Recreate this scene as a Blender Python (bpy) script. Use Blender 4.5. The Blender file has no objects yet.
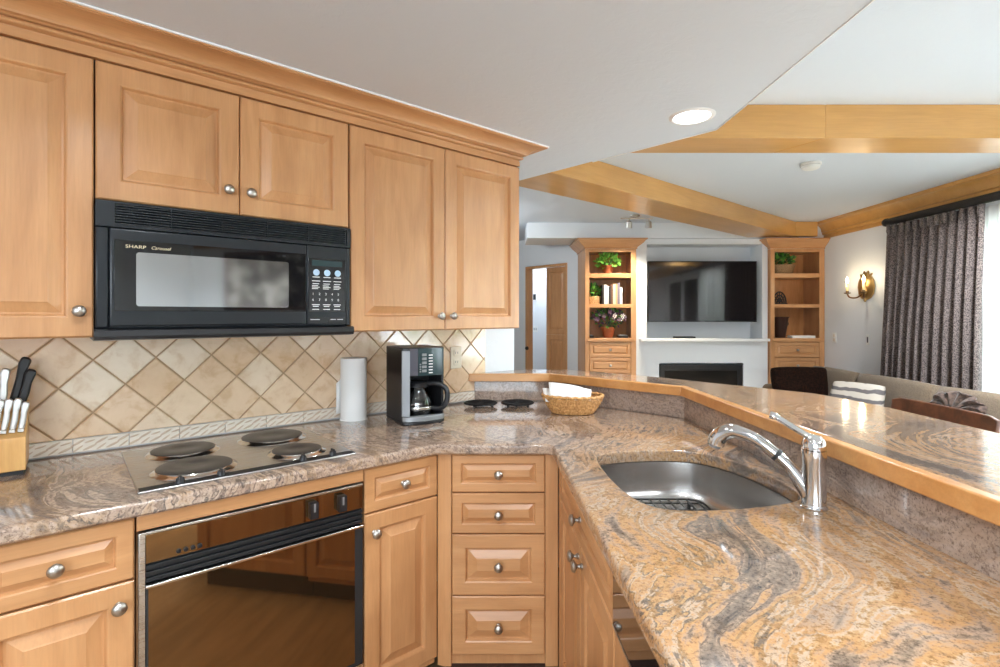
import bpy, bmesh, math, random
from mathutils import Vector, Matrix
random.seed(7)
C = bpy.context.scene.collection
SC = bpy.context.scene
PI = math.pi
# ------------------------------------------------------------------ camera
CZ = 1.375
cd = bpy.data.cameras.new('camera'); cam = bpy.data.objects.new('camera', cd); C.objects.link(cam)
cam.location = (0, 0, CZ); cam.rotation_euler = (PI/2, 0, 0)
cd.sensor_width = 36; cd.lens = 510/1000*36; cd.shift_y = -0.0175; cd.clip_start = .02
SC.camera = cam
SC.view_settings.view_transform = 'Standard'; SC.view_settings.look = 'None'
SC.view_settings.gamma = 1; SC.view_settings.use_curve_mapping = False
SC.view_settings.exposure = -0.03
SC.cycles.use_denoising = True
SC.cycles.max_bounces = 8; SC.cycles.diffuse_bounces = 5; SC.cycles.glossy_bounces = 5
SC.cycles.transmission_bounces = 6; SC.cycles.sample_clamp_indirect = 6
SC.cycles.caustics_reflective = False; SC.cycles.caustics_refractive = False
# ------------------------------------------------------------------ world and lamps
W = bpy.data.worlds.new('sky'); SC.world = W; W.use_nodes = True
W.node_tree.nodes['Background'].inputs[0].default_value = (.80, .91, 1, 1)
W.node_tree.nodes['Background'].inputs[1].default_value = 15.0

def lamp(name, kind, loc, energy, size=.1, color=(1, 1, 1), rot=(0, 0, 0), **kw):
    l = bpy.data.lights.new(name, kind); l.energy = energy; l.color = color
    if kind == 'AREA':
        l.shape = kw.get('shape', 'DISK'); l.size = size
        if 'size_y' in kw: l.size_y = kw['size_y']
        if kw.get('portal'): l.cycles.is_portal = True
        if 'spread' in kw: l.spread = kw['spread']
    else:
        l.shadow_soft_size = size
    o = bpy.data.objects.new(name, l); C.objects.link(o); o.location = loc; o.rotation_euler = rot
    return o
WARM = (.86, .94, 1)
# daylight through the big windows of the right wall
lamp('window_portal', 'AREA', (4.10, 2.425, 1.2), 1, 2.0, (1, 1, 1), (0, PI/2, 0), shape='RECTANGLE', size_y=3.85, portal=True)
lamp('window_portal', 'AREA', (-.6, -2.73, 1.6), 1, 2.6, (1, 1, 1), (PI/2, 0, 0), shape='RECTANGLE', size_y=1.1, portal=True)  # portal for the added window behind the camera
# ------------------------------------------------------------------ frames
L_ = math.hypot(600, 510); T = Vector((600/L_, 510/L_, 0)); N = Vector((-510/L_, 600/L_, 0))
ANG = math.atan2(T.y, T.x)
def P(s, d, z=0): v = T*s + N*d; return Vector((v.x, v.y, z))
ZC, ZK, ZL, ZB = .915, 2.21, 2.51, 2.33       # counter, kitchen ceiling, living ceiling, beams
DW = 2.225                                    # kitchen wall
XR = 3.95                                     # right wall
# ------------------------------------------------------------------ materials
MATS = {}
def newmat(name):
    m = bpy.data.materials.new(name); m.use_nodes = True
    nt = m.node_tree; b = nt.nodes['Principled BSDF']; MATS[name] = m
    return m, nt, b
def setp(b, col=None, rough=None, metal=None, **k):
    if col is not None: b.inputs['Base Color'].default_value = (*col, 1)
    if rough is not None: b.inputs['Roughness'].default_value = rough
    if metal is not None: b.inputs['Metallic'].default_value = metal
    for kk, v in k.items():
        b.inputs[kk.replace('_', ' ')].default_value = v
def s2l(r, g, b):
    f = lambda c: (c/255/12.92 if c/255 <= .04045 else ((c/255+.055)/1.055)**2.4)
    return (f(r), f(g), f(b))
class NT:
    def __init__(s, nt): s.nt = nt
    def n(s, t, **k):
        x = s.nt.nodes.new(t)
        for a, v in k.items(): setattr(x, a, v)
        return x
    def l(s, a, b): s.nt.links.new(a, b)
    def coord(s, scale=(1, 1, 1), rot=(0, 0, 0), rnd=False, kind='Object'):
        tc = s.n('ShaderNodeTexCoord'); mp = s.n('ShaderNodeMapping')
        mp.inputs['Scale'].default_value = scale; mp.inputs['Rotation'].default_value = rot
        s.l(tc.outputs[kind], mp.inputs['Vector'])
        if rnd:
            oi = s.n('ShaderNodeObjectInfo'); mu = s.n('ShaderNodeMath', operation='MULTIPLY'); mu.inputs[1].default_value = 37
            s.l(oi.outputs['Random'], mu.inputs[0]); s.l(mu.outputs[0], mp.inputs['Location'])
        return mp.outputs[0]
    def noise(s, vec, scale, detail=4, rough=.55, dist=0):
        x = s.n('ShaderNodeTexNoise'); x.inputs['Scale'].default_value = scale
        x.inputs['Detail'].default_value = detail; x.inputs['Roughness'].default_value = rough
        x.inputs['Distortion'].default_value = dist
        s.l(vec, x.inputs['Vector']); return x
    def ramp(s, fac, stops, interp='LINEAR'):
        r = s.n('ShaderNodeValToRGB'); r.color_ramp.interpolation = interp
        e = r.color_ramp.elements
        while len(e) < len(stops): e.new(.5)
        for i, (p, c) in enumerate(stops):
            e[i].position = p; e[i].color = (*c, 1) if len(c) == 3 else c
        s.l(fac, r.inputs[0]); return r.outputs[0]
    def mix(s, fac, a, b, mode='MIX'):
        m = s.n('ShaderNodeMix', data_type='RGBA', blend_type=mode)
        for sock, v in ((m.inputs['Factor'], fac), (m.inputs['A'], a), (m.inputs['B'], b)):
            pass
        fs = m.inputs[0]; A = m.inputs[6]; B = m.inputs[7]
        for sock, v in ((fs, fac), (A, a), (B, b)):
            if isinstance(v, (int, float)): sock.default_value = v
            elif isinstance(v, tuple): sock.default_value = (*v, 1)
            else: s.l(v, sock)
        return m.outputs[2]
    def bump(s, h, b, strength=.2, dist=.01):
        x = s.n('ShaderNodeBump'); x.inputs['Strength'].default_value = strength; x.inputs['Distance'].default_value = dist
        s.l(h, x.inputs['Height']); s.l(x.outputs[0], b.inputs['Normal'])
def plain(name, col, rough=.5, metal=0, **k):
    m, nt, b = newmat(name); setp(b, col, rough, metal, **k); return m
def wood(name, c1, c2, c3, horiz=False, rough=.38, coat=.25, sc=1.0):
    m, nt, b = newmat(name); q = NT(nt)
    v = q.coord((2.2, 14, 14) if horiz else (14, 14, 2.2), rnd=True)
    n1 = q.noise(v, 1.1*sc, 5, .55, .6)
    v2 = q.coord((5, 90, 90) if horiz else (90, 90, 5), rnd=True)
    n2 = q.noise(v2, 2.2*sc, 3, .6)
    v3 = q.coord((1.5, 2.5, 2.5) if horiz else (2.5, 2.5, 1.5), rnd=True)
    n3 = q.noise(v3, 1.3, 2)
    c = q.ramp(n1.outputs[0], [(.3, c1), (.52, c2), (.75, c3)])
    c = q.mix(q.ramp(n2.outputs[0], [(.35, (0, 0, 0)), (.65, (1, 1, 1))]), c, q.mix(.88, c2, c1), 'MIX') if False else c
    f = q.ramp(n2.outputs[0], [(.3, (.90, .90, .90)), (.6, (1.0, 1.0, 1.0))])
    c = q.mix(.75, c, f, 'MULTIPLY')
    g = q.ramp(n3.outputs[0], [(.35, (.93, .91, .88)), (.65, (1.03, 1.02, 1.0))])
    c = q.mix(1.0, c, g, 'MULTIPLY')
    q.l(c, b.inputs['Base Color']); setp(b, None, rough, 0, Coat_Weight=coat, Coat_Roughness=.22)
    q.bump(n2.outputs[0], b, .05, .002)
    return m
WD = (s2l(187, 135, 89), s2l(200, 148, 101), s2l(208, 158, 111))
wood('maple', *WD)
wood('maple_horizontal', *WD, horiz=True)
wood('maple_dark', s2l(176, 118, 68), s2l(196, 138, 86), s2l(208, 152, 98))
wood('beam_maple', s2l(205, 154, 86), s2l(213, 162, 94), s2l(219, 169, 102), horiz=True, rough=.3, coat=.4, sc=.6)
wood('nosing_maple', s2l(200, 138, 76), s2l(214, 154, 92), s2l(224, 168, 106), horiz=True, rough=.3, coat=.4)
wood('walnut', s2l(70, 38, 20), s2l(98, 56, 32), s2l(120, 72, 42), horiz=True, rough=.3, coat=.4)
wood('block_wood', s2l(205, 150, 85), s2l(222, 172, 108), s2l(230, 184, 122))
wood('floor_oak', s2l(150, 118, 84), s2l(166, 134, 98), s2l(178, 146, 110), horiz=True, rough=.4)
def wallmat(name, col, bump=.12, rough=.75):
    m, nt, b = newmat(name); q = NT(nt); setp(b, col, rough)
    n = q.noise(q.coord((1, 1, 1)), 22, 4, .6, .8)
    h = q.ramp(n.outputs[0], [(.42, (0, 0, 0)), (.62, (1, 1, 1))]); q.bump(h, b, bump, .004)
    return m
wallmat('ceiling_paint', s2l(216, 224, 234), .12)
wallmat('wall_paint', s2l(227, 230, 233), .05)
wallmat('white_trim', s2l(240, 240, 240), 0.0, .4)
plain('toe_black', s2l(60, 34, 22), .6)
plain('shadow_gap', (.012, .008, .006), .8)
# steel and metals
def brushed(name, col, rough, sx=(2, 200, 200)):
    m, nt, b = newmat(name); q = NT(nt); setp(b, col, rough, 1)
    n = q.noise(q.coord(sx), 3, 3, .6)
    q.l(q.ramp(n.outputs[0], [(.3, (rough*.7,)*3), (.7, (rough*1.4,)*3)]), b.inputs['Roughness'])
    q.bump(n.outputs[0], b, .04, .001); return m
brushed('brushed_steel', (.62, .60, .58), .30)
plain('sink_steel', (.47, .45, .43), .27, 1)
plain('nickel', (.46, .43, .39), .34, 1)
plain('chrome', (.70, .69, .69), .07, 1)
plain('polished_steel', (.75, .72, .68), .16, 1)
plain('black_plastic', (.014, .014, .016), .32, 0)
plain('matte_black', (.018, .018, .019), .55)
plain('dark_metal', (.03, .028, .026), .4, .6)
plain('cast_iron', (.016, .015, .015), .85, Specular_IOR_Level=.2)
plain('hot_iron', (.075, .066, .06), .38, .45)
plain('grille_dark', (.006, .007, .009), .5)
plain('micro_shell', (.011, .014, .018), .28)
plain('micro_glass', (.006, .006, .007), .04, 0, Coat_Weight=.6)
plain('micro_window', (.62, .64, .66), .07, .95)
plain('amber_mirror', (.255, .16, .08), .035, .95)
plain('white_print', (.75, .75, .75), .5)
plain('blue_button', (.45, .62, .78), .4)
plain('gold_print', (.72, .62, .42), .4)
plain('paper_white', s2l(242, 242, 240), .8)
plain('plastic_white', s2l(238, 238, 235), .4)
plain('ivory', s2l(232, 220, 200), .4)
plain('silver_plastic', (.30, .31, .32), .42, .55)
plain('handle_steel', (.74, .73, .72), .32, .85)
plain('slate_plastic', (.10, .10, .125), .3, .3)
plain('teal_panel', (.025, .05, .055), .18, 0)
plain('tv_screen', (.012, .011, .013), .07, 0, Coat_Weight=.5)
plain('soot', (.014, .013, .013), .4)
plain('fire_glass', (.02, .018, .016), .08)
plain('brass', (.55, .36, .14), .32, 1)
plain('bronze', (.20, .11, .05), .38, 1)
plain('candle', s2l(236, 214, 160), .5)
plain('terracotta', s2l(164, 88, 48), .75)
plain('vase_brown', s2l(62, 40, 34), .35)
plain('leaf_green', s2l(88, 148, 52), .5)
plain('leaf_bright', s2l(120, 178, 70), .5)
plain('leaf_dark', s2l(60, 92, 44), .55)
plain('petal_white', s2l(236, 224, 222), .6)
plain('petal_purple', s2l(92, 60, 82), .6)
plain('soil', s2l(44, 30, 22), .9)
def emit(name, col, st):
    m, nt, b = newmat(name); setp(b, col, .5); b.inputs['Emission Color'].default_value = (*col, 1); b.inputs['Emission Strength'].default_value = st; return m
emit('lamp_lens', (1, .97, .92), 6)
emit('flame_bulb', (1, .86, .62), 14)
emit('spot_lens', (1, .9, .75), 8)
# wicker
def wicker(name, a, c):
    m, nt, b = newmat(name); q = NT(nt)
    n = q.noise(q.coord((60, 60, 30)), 2, 3)
    q.l(q.ramp(n.outputs[0], [(.35, a), (.65, c)]), b.inputs['Base Color']); setp(b, None, .55); return m
wicker('wicker', s2l(176, 122, 66), s2l(226, 178, 116))
wicker('wicker_grey', s2l(128, 98, 68), s2l(176, 144, 106))
# granite
def granite(name, grey=False, omax=.74):
    m, nt, b = newmat(name); q = NT(nt)
    def math_(op, a, c=None):
        x = q.n('ShaderNodeMath', operation=op)
        for sock, v in zip(x.inputs, (a, c)):
            if v is None: continue
            if isinstance(v, (int, float)): sock.default_value = v
            else: q.l(v, sock)
        return x.outputs[0]
    v0 = q.coord((1, 1, 1))
    w = q.noise(v0, 1.9, 1.6, .45)                        # slow warp
    sub = q.n('ShaderNodeVectorMath', operation='SUBTRACT'); sub.inputs[1].default_value = (.5, .5, .5)
    q.l(w.outputs['Color'], sub.inputs[0])
    scl = q.n('ShaderNodeVectorMath', operation='SCALE'); scl.inputs['Scale'].default_value = .50
    q.l(sub.outputs[0], scl.inputs[0])
    add = q.n('ShaderNodeVectorMath', operation='ADD'); q.l(v0, add.inputs[0]); q.l(scl.outputs[0], add.inputs[1])
    sx = q.n('ShaderNodeSeparateXYZ'); q.l(v0, sx.inputs[0])
    dg = math_('ADD', sx.outputs[0], math_('MULTIPLY', sx.outputs[1], -.6))
    px = q.n('ShaderNodeMapRange', interpolation_type='SMOOTHSTEP'); q.l(dg, px.inputs[0])
    for k, v in zip(range(1, 5), (-1.15, -.25, 0.0, omax)): px.inputs[k].default_value = v
    pd_ = q.n('ShaderNodeMapRange', interpolation_type='SMOOTHSTEP'); q.l(sx.outputs[0], pd_.inputs[0])
    for k, v in zip(range(1, 5), (-.35, .40, 0.0, 1.0)): pd_.inputs[k].default_value = v
    pd_ = pd_.outputs[0]
    px = px.outputs[0]
    def stretched(sc, loc, scale, det, rg, rot):
        r0 = q.n('ShaderNodeMapping'); r0.inputs['Rotation'].default_value = (0, 0, math.radians(rot)); q.l(add.outputs[0], r0.inputs['Vector'])
        st = q.n('ShaderNodeMapping'); st.inputs['Scale'].default_value = sc; st.inputs['Location'].default_value = loc
        q.l(r0.outputs[0], st.inputs['Vector'])
        return q.noise(st.outputs[0], scale, det, rg).outputs[0]
    def mixf(f, a, c): 
        x = q.n('ShaderNodeMix', data_type='FLOAT'); q.l(f, x.inputs[0]); q.l(a, x.inputs[2]); q.l(c, x.inputs[3]); return x.outputs[0]
    def both(sc, loc, scale, det, rg):    # flow along the peninsula and along the wall run
        return mixf(pd_, stretched((sc[0], sc[1], sc[0]), loc, scale, det, rg, -52), stretched((sc[0], sc[1], sc[0]), loc, scale, det, rg, 20))
    na = both((6.0, .75), (0, 0, 0), 1.15, 3, .5)
    nb = both((24, 1.5), (4, 9, 2), 1.5, 3, .55)
    nc = both((4.0, 1.1), (7, 3, 5), 1.2, 3, .5)
    fine = q.noise(v0, 170, 3, .75).outputs[0]; mid = q.noise(v0, 62, 4, .7).outputs[0]
    stk = math_('ADD', math_('MULTIPLY', na, .64), math_('MULTIPLY', nb, .36))
    stg = math_('ADD', math_('ADD', stk, -.095), math_('ADD', math_('MULTIPLY', mid, .13), math_('MULTIPLY', fine, .06)))
    C1, C2, O1, O2, G1, G2 = s2l(208, 184, 158), s2l(192, 162, 136), s2l(200, 146, 84), s2l(206, 162, 106), s2l(124, 112, 100), s2l(150, 132, 114)
    warm = q.ramp(stg, [(.345, G1), (.39, G2), (.42, C2), (.46, O1), (.49, O2), (.51, C1), (.535, O1), (.58, C2), (.62, G2), (.655, G1)])
    cool = q.ramp(stg, [(.355, s2l(128, 110, 100)), (.41, s2l(166, 144, 128)), (.455, s2l(194, 170, 150)), (.49, s2l(170, 144, 126)), (.52, s2l(198, 174, 154)), (.56, s2l(184, 154, 126)), (.62, s2l(132, 116, 106))])
    base = cool if grey else q.mix(px, cool, warm)
    if grey: base = q.mix(.5, base, s2l(186, 170, 160))
    lines = math_('MULTIPLY_ADD', math_('SINE', math_('MULTIPLY', stk, 80)), .5); lines.node.inputs[2].default_value = .5
    lf = q.ramp(lines, [(.66, (0, 0, 0)), (.98, (1, 1, 1))])
    pres = q.ramp(nc, [(.43, (.0,)*3), (.56, (1, 1, 1))])
    sp_ = q.ramp(mid, [(.40, (.1,)*3), (.56, (1, 1, 1))])
    vf = math_('MULTIPLY', math_('MULTIPLY', math_('MULTIPLY', lf, pres), sp_), .35 if grey else .8)
    c = q.mix(vf, base, s2l(88, 82, 78))
    dk = q.ramp(fine, [(.38, (.40, .37, .35)), (.46, (.94, .94, .94)), (.58, (1.0, 1.0, 1.0)), (.68, (1.14, 1.13, 1.12))])
    c = q.mix(.7, c, dk, 'MULTIPLY')
    md = q.ramp(mid, [(.38, (.58, .54, .51)), (.47, (1, 1, 1)), (.66, (1.08, 1.07, 1.06))])
    c = q.mix(.7, c, md, 'MULTIPLY')
    c = q.mix(1.0, c, (.86, .86, .87), 'MULTIPLY')
    q.l(c, b.inputs['Base Color']); setp(b, None, .10, 0, Coat_Weight=.3, Coat_Roughness=.05)
    return m
granite('granite'); granite('granite_bar', omax=.5); granite('granite_upstand', True)
# tiles
def tilemat():
    m, nt, b = newmat('tile'); q = NT(nt)
    g = q.n('ShaderNodeNewGeometry')
    c = q.ramp(g.outputs['Random Per Island'], [(0, s2l(222, 188, 152)), (.35, s2l(237, 212, 182)), (.7, s2l(230, 200, 168)), (1, s2l(242, 226, 204))])
    v = q.coord((1, 1, 1), rnd=False)
    n = q.noise(v, 14, 5, .6, .4); n2 = q.noise(v, 60, 3)
    c = q.mix(.7, c, q.ramp(n.outputs[0], [(.36, (.82, .70, .58)), (.5, (1, .98, .96)), (.72, (1.08, 1.08, 1.1))]), 'MULTIPLY')
    q.l(c, b.inputs['Base Color']); setp(b, None, .07, 0, Specular_IOR_Level=.8)
    ad = q.n('ShaderNodeMath', operation='ADD'); q.l(n.outputs[0], ad.inputs[0]); q.l(n2.outputs[0], ad.inputs[1])
    q.bump(ad.outputs[0], b, .08, .003)
tilemat()
plain('grout', s2l(182, 152, 118), .85)
plain('border_cream', s2l(228, 218, 204), .35)
plain('border_leaf', s2l(204, 182, 160), .4)
# textiles
def cloth(name, a, c, sc=60, rough=.95, bump=.2, stretch=(1, 1, 1), sheen=.15):
    m, nt, b = newmat(name); q = NT(nt)
    n = q.noise(q.coord(stretch), sc, 3, .6)
    q.l(q.ramp(n.outputs[0], [(.42, a), (.58, c)]), b.inputs['Base Color']); setp(b, None, rough, 0, Sheen_Weight=sheen)
    q.bump(n.outputs[0], b, bump, .004); return m
cloth('curtain_cloth', s2l(66, 56, 54), s2l(132, 118, 113), 130, stretch=(1, 1, .8))
cloth('sofa_cloth', s2l(100, 84, 67), s2l(116, 99, 80), 120)
cloth('fur_brown', s2l(15, 8, 5), s2l(36, 19, 12), 60, bump=1.0, sheen=0)
MATS['fur_brown'].node_tree.nodes['Principled BSDF'].inputs['Specular IOR Level'].default_value = .1
cloth('throw_brown', s2l(54, 40, 34), s2l(92, 72, 62), 30, bump=.5)
cloth('bounce_carpet', s2l(196, 186, 170), s2l(212, 202, 186), 200)
def stripes():
    m, nt, b = newmat('striped_cloth'); q = NT(nt)
    w = q.n('ShaderNodeTexWave', wave_type='BANDS', bands_direction='Z'); w.inputs['Scale'].default_value = 4.2; w.inputs['Distortion'].default_value = 2.4; w.inputs['Detail Scale'].default_value = 2.0
    q.l(q.coord((1, 1, 1)), w.inputs['Vector'])
    q.l(q.ramp(w.outputs[1], [(.56, s2l(178, 168, 156)), (.66, s2l(92, 86, 86))]), b.inputs['Base Color']); setp(b, None, .9)
stripes()
def sheer():
    m, nt, b = newmat('sheer_cloth'); q = NT(nt)
    setp(b, (.9, .9, .86), .9)
    tl = q.n('ShaderNodeBsdfTranslucent'); tl.inputs[0].default_value = (.92, .92, .88, 1)
    tr = q.n('ShaderNodeBsdfTransparent')
    m1 = q.n('ShaderNodeMixShader'); m1.inputs[0].default_value = .6
    q.l(b.outputs[0], m1.inputs[1]); q.l(tl.outputs[0], m1.inputs[2])
    m2 = q.n('ShaderNodeMixShader'); m2.inputs[0].default_value = .25
    q.l(m1.outputs[0], m2.inputs[1]); q.l(tr.outputs[0], m2.inputs[2])
    q.l(m2.outputs[0], nt.nodes['Material Output'].inputs[0])
sheer()
def paneglass(name, tint=(1, 1, 1), ior=1.45):
    m, nt, b = newmat(name); q = NT(nt)
    fr = q.n('ShaderNodeFresnel'); fr.inputs[0].default_value = ior
    t = q.n('ShaderNodeBsdfTransparent'); t.inputs[0].default_value = (*tint, 1)
    g = q.n('ShaderNodeBsdfGlossy'); g.inputs['Roughness'].default_value = .02
    mx = q.n('ShaderNodeMixShader'); q.l(fr.outputs[0], mx.inputs[0]); q.l(t.outputs[0], mx.inputs[1]); q.l(g.outputs[0], mx.inputs[2])
    q.l(mx.outputs[0], nt.nodes['Material Output'].inputs[0])
paneglass('window_glass'); paneglass('carafe_glass', (.88, .86, .84), 1.9)
def painting():
    m, nt, b = newmat('painting'); q = NT(nt)
    v = q.coord((1, 1, 1)); n = q.noise(v, 3.5, 5, .6, .5)
    q.l(q.ramp(n.outputs[0], [(.42, s2l(40, 34, 32)), (.52, s2l(120, 112, 104)), (.6, s2l(214, 208, 198))]), b.inputs['Base Color']); setp(b, None, .6)
painting()
M = MATS
# ------------------------------------------------------------------ mesh builder
class MB:
    def __init__(s): s.bm = bmesh.new(); s.mats = []; s.mi = 0; s.ang = None
    def use(s, m):
        m = M[m] if isinstance(m, str) else m
        if m not in s.mats: s.mats.append(m)
        s.mi = s.mats.index(m); return s
    def face(s, vs):
        try: f = s.bm.faces.new(vs)
        except ValueError: return None
        f.material_index = s.mi; return f
    def verts(s, pts): return [s.bm.verts.new(p) for p in pts]
    def box(s, x0, x1, y0, y1, z0, z1, mx=None):
        p = [(x, y, z) for z in (z0, z1) for x, y in ((x0, y0), (x1, y0), (x1, y1), (x0, y1))]
        if mx is not None: p = [mx @ Vector(q) for q in p]
        v = s.verts(p)
        for f in ((3, 2, 1, 0), (4, 5, 6, 7), (0, 1, 5, 4), (1, 2, 6, 5), (2, 3, 7, 6), (3, 0, 4, 7)): s.face([v[i] for i in f])
        return s
    def prism(s, poly, z0, z1, holes=()):
        bm = s.bm
        loops = [poly] + list(holes); rings = []
        for lp in loops:
            a = s.verts([(x, y, z1) for x, y in lp]); b = s.verts([(x, y, z0) for x, y in lp]); rings.append((a, b))
        for k in (0, 1):
            es = []
            for r in rings:
                r = r[k]
                for i in range(len(r)):
                    es.append(bm.edges.new((r[i], r[(i+1) % len(r)])))
            g = bmesh.ops.triangle_fill(bm, use_beauty=True, use_dissolve=False, edges=es)
            for f in g['geom']:
                if isinstance(f, bmesh.types.BMFace): f.material_index = s.mi
        for a, b in rings:
            for i in range(len(a)):
                j = (i+1) % len(a); s.face((a[i], b[i], b[j], a[j]))
        bmesh.ops.recalc_face_normals(bm, faces=bm.faces[:])
        return s
    def extr(s, prof, p0, p1, up=(0, 0, 1), out=None, caps=True, m0=0, m1=0):
        """sweep a 2-D profile (o, z) along p0->p1; o is measured along `out`; m0, m1 shear the ends for mitres"""
        p0 = Vector(p0); p1 = Vector(p1); out = Vector(out); up = Vector(up); d = (p1-p0).normalized()
        a = s.verts([p0 + out*o + up*z + d*(o*m0) for o, z in prof]); b = s.verts([p1 + out*o + up*z + d*(o*m1) for o, z in prof])
        n = len(prof)
        for i in range(n): s.face((a[i], a[(i+1) % n], b[(i+1) % n], b[i]))
        if caps: s.face(a[::-1]); s.face(b)
        bmesh.ops.recalc_face_normals(s.bm, faces=s.bm.faces[:])
        return s
    def lathe(s, prof, seg=24, mx=None, cap=True, a0=0, sx=1, sy=1):
        rings = []
        for r, z in prof:
            pts = [(r*math.cos(a0+2*PI*i/seg)*sx, r*math.sin(a0+2*PI*i/seg)*sy, z) for i in range(seg)]
            if mx is not None: pts = [mx @ Vector(q) for q in pts]
            rings.append(s.verts(pts))
        for a, b in zip(rings, rings[1:]):
            for i in range(seg): s.face((a[i], a[(i+1) % seg], b[(i+1) % seg], b[i]))
        if cap: s.face(rings[0][::-1]); s.face(rings[-1])
        return s
    def tube(s, pts, rad, seg=10, closed=False, flat=1.0):
        pts = [Vector(p) for p in pts]; n = len(pts)
        rad = rad if isinstance(rad, (list, tuple)) else [rad]*n
        rings = []; prev = None
        for i, p in enumerate(pts):
            if closed: t = pts[(i+1) % n] - pts[i-1]
            else: t = pts[min(i+1, n-1)] - pts[max(i-1, 0)]
            t.normalize()
            if prev is None:
                u = t.orthogonal().normalized() if abs(t.z) > .95 else Vector((0, 0, 1)).cross(t).normalized()
            else:
                u = (prev - t*prev.dot(t)).normalized()
            prev = u; w = t.cross(u)
            rings.append(s.verts([p + (u*math.cos(2*PI*k/seg) + w*math.sin(2*PI*k/seg)*flat)*rad[i] for k in range(seg)]))
        rr = list(zip(rings, rings[1:])) + ([(rings[-1], rings[0])] if closed else [])
        for a, b in rr:
            for k in range(seg): s.face((a[k], a[(k+1) % seg], b[(k+1) % seg], b[k]))
        if not closed: s.face(rings[0][::-1]); s.face(rings[-1])
        return s
    def panel(s, x0, x1, z0, z1, yf, th=.02, w=.055, flat=False):
        """raised-panel door front seen from -y"""
        if flat: rings = [(0, .003), (.003, 0)]
        elif min(x1-x0, z1-z0) < .19:
            w = min(w, min(x1-x0, z1-z0)*.25)
            rings = [(0, .004), (.004, 0), (w-.003, 0), (w, .002), (w+.003, .010), (w+.006, .010), (w+.020, .002), (w+.022, .0008)]
        else: rings = [(0, .004), (.004, 0), (w-.004, 0), (w, .002), (w+.005, .012), (w+.010, .012), (w+.036, .0025), (w+.039, .0008)]
        rs = [s.verts([(x0, yf+th, z0), (x1, yf+th, z0), (x1, yf+th, z1), (x0, yf+th, z1)])]
        for i, y in rings:
            rs.append(s.verts([(x0+i, yf+y, z0+i), (x1-i, yf+y, z0+i), (x1-i, yf+y, z1-i), (x0+i, yf+y, z1-i)]))
        for a, b in zip(rs, rs[1:]):
            for k in range(4): s.face((a[k], a[(k+1) % 4], b[(k+1) % 4], b[k]))
        s.face(rs[-1]); s.face(rs[0][::-1]); s.ang = 8; return s
    def build(s, name, parent=None, bevel=0, smooth=True, seg=2, subd=0, angle=38, loc=None):
        me = bpy.data.meshes.new(name); s.bm.normal_update(); s.bm.to_mesh(me); s.bm.free()
        for m in s.mats: me.materials.append(m)
        if smooth:
            me.polygons.foreach_set('use_smooth', [True]*len(me.polygons))
            if not subd: me.set_sharp_from_angle(angle=math.radians(s.ang or angle))
        o = bpy.data.objects.new(name, me); C.objects.link(o)
        if parent is not None: o.parent = parent
        if loc is not None: o.location = loc
        if bevel:
            b = o.modifiers.new('bevel', 'BEVEL'); b.width = bevel; b.segments = seg; b.limit_method = 'ANGLE'; b.angle_limit = math.radians(35)
        if subd:
            b = o.modifiers.new('subdivision', 'SUBSURF'); b.levels = subd; b.render_levels = subd
        return o
def B(m): return MB().use(m)
def tag(o, label=None, cat=None, group=None, kind=None):
    if label: o['label'] = label
    if cat: o['category'] = cat
    if group: o['group'] = group
    if kind: o['kind'] = kind
    return o
def thing(name, label, cat, loc=(0, 0, 0), rz=0, group=None):
    o = bpy.data.objects.new(name, None); C.objects.link(o); o.empty_display_size = .05
    o.location = loc; o.rotation_euler = (0, 0, rz); return tag(o, label, cat, group)
def struct(mb, name, **k): return tag(mb.build(name, **k), kind='structure')
def copy_tree(o, parent=None):
    c = o.copy(); C.objects.link(c)
    if parent is not None: c.parent = parent
    for ch in list(o.children): copy_tree(ch, c)
    return c
def RX(a): return Matrix.Rotation(a, 4, 'X')
def RY(a): return Matrix.Rotation(a, 4, 'Y')
def RZ(a): return Matrix.Rotation(a, 4, 'Z')
def TR(x, y, z): return Matrix.Translation((x, y, z))
def text_mesh(name, txt, size, mat, parent, mx, depth=.0004, shear=0, sx=1.0):
    cu = bpy.data.curves.new(name, 'FONT'); cu.body = txt; cu.size = size; cu.extrude = depth; cu.shear = shear; cu.align_x = 'LEFT'
    t = bpy.data.objects.new('tmp', cu); C.objects.link(t)
    bpy.context.view_layer.update()
    me = bpy.data.meshes.new_from_object(t.evaluated_get(bpy.context.evaluated_depsgraph_get()))
    bpy.data.objects.remove(t); bpy.data.curves.remove(cu)
    me.transform(mx @ Matrix.Diagonal((sx, 1, 1, 1))); me.materials.clear(); me.materials.append(M[mat]); me.name = name
    o = bpy.data.objects.new(name, me); C.objects.link(o); o.parent = parent; return o
KNOB = [(0, -.001), (.0085, -.001), (.0085, .003), (.0055, .006), (.005, .014), (.009, .018), (.0155, .021), (.0165, .0245), (.0145, .029), (.008, .0325), (.0001, .0335)]
def knob(parent, x, y, z, sc=1.0):
    m = TR(x, y, z) @ RX(PI/2) @ Matrix.Scale(sc, 4)
    return B('nickel').lathe(KNOB, 16, m, cap=False).build('knob', parent)
def smooth_loop(pts, n=8):
    out = []; k = len(pts)
    for i in range(k):
        p0, p1, p2, p3 = (Vector(pts[(i+j-1) % k]) for j in range(4))
        for t in range(n):
            t /= n
            out.append(.5*((2*p1)+(-p0+p2)*t+(2*p0-5*p1+4*p2-p3)*t*t+(-p0+3*p1-3*p2+p3)*t**3))
    return out
def spline(pts, n=8):
    out = []; k = len(pts); q = [Vector(p) for p in pts]
    for i in range(k-1):
        p0, p1, p2, p3 = q[max(i-1, 0)], q[i], q[i+1], q[min(i+2, k-1)]
        for t in range(n):
            t /= n
            out.append(.5*((2*p1)+(-p0+p2)*t+(2*p0-5*p1+4*p2-p3)*t*t+(-p0+3*p1-3*p2+p3)*t**3))
    out.append(q[-1]); return out
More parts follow.
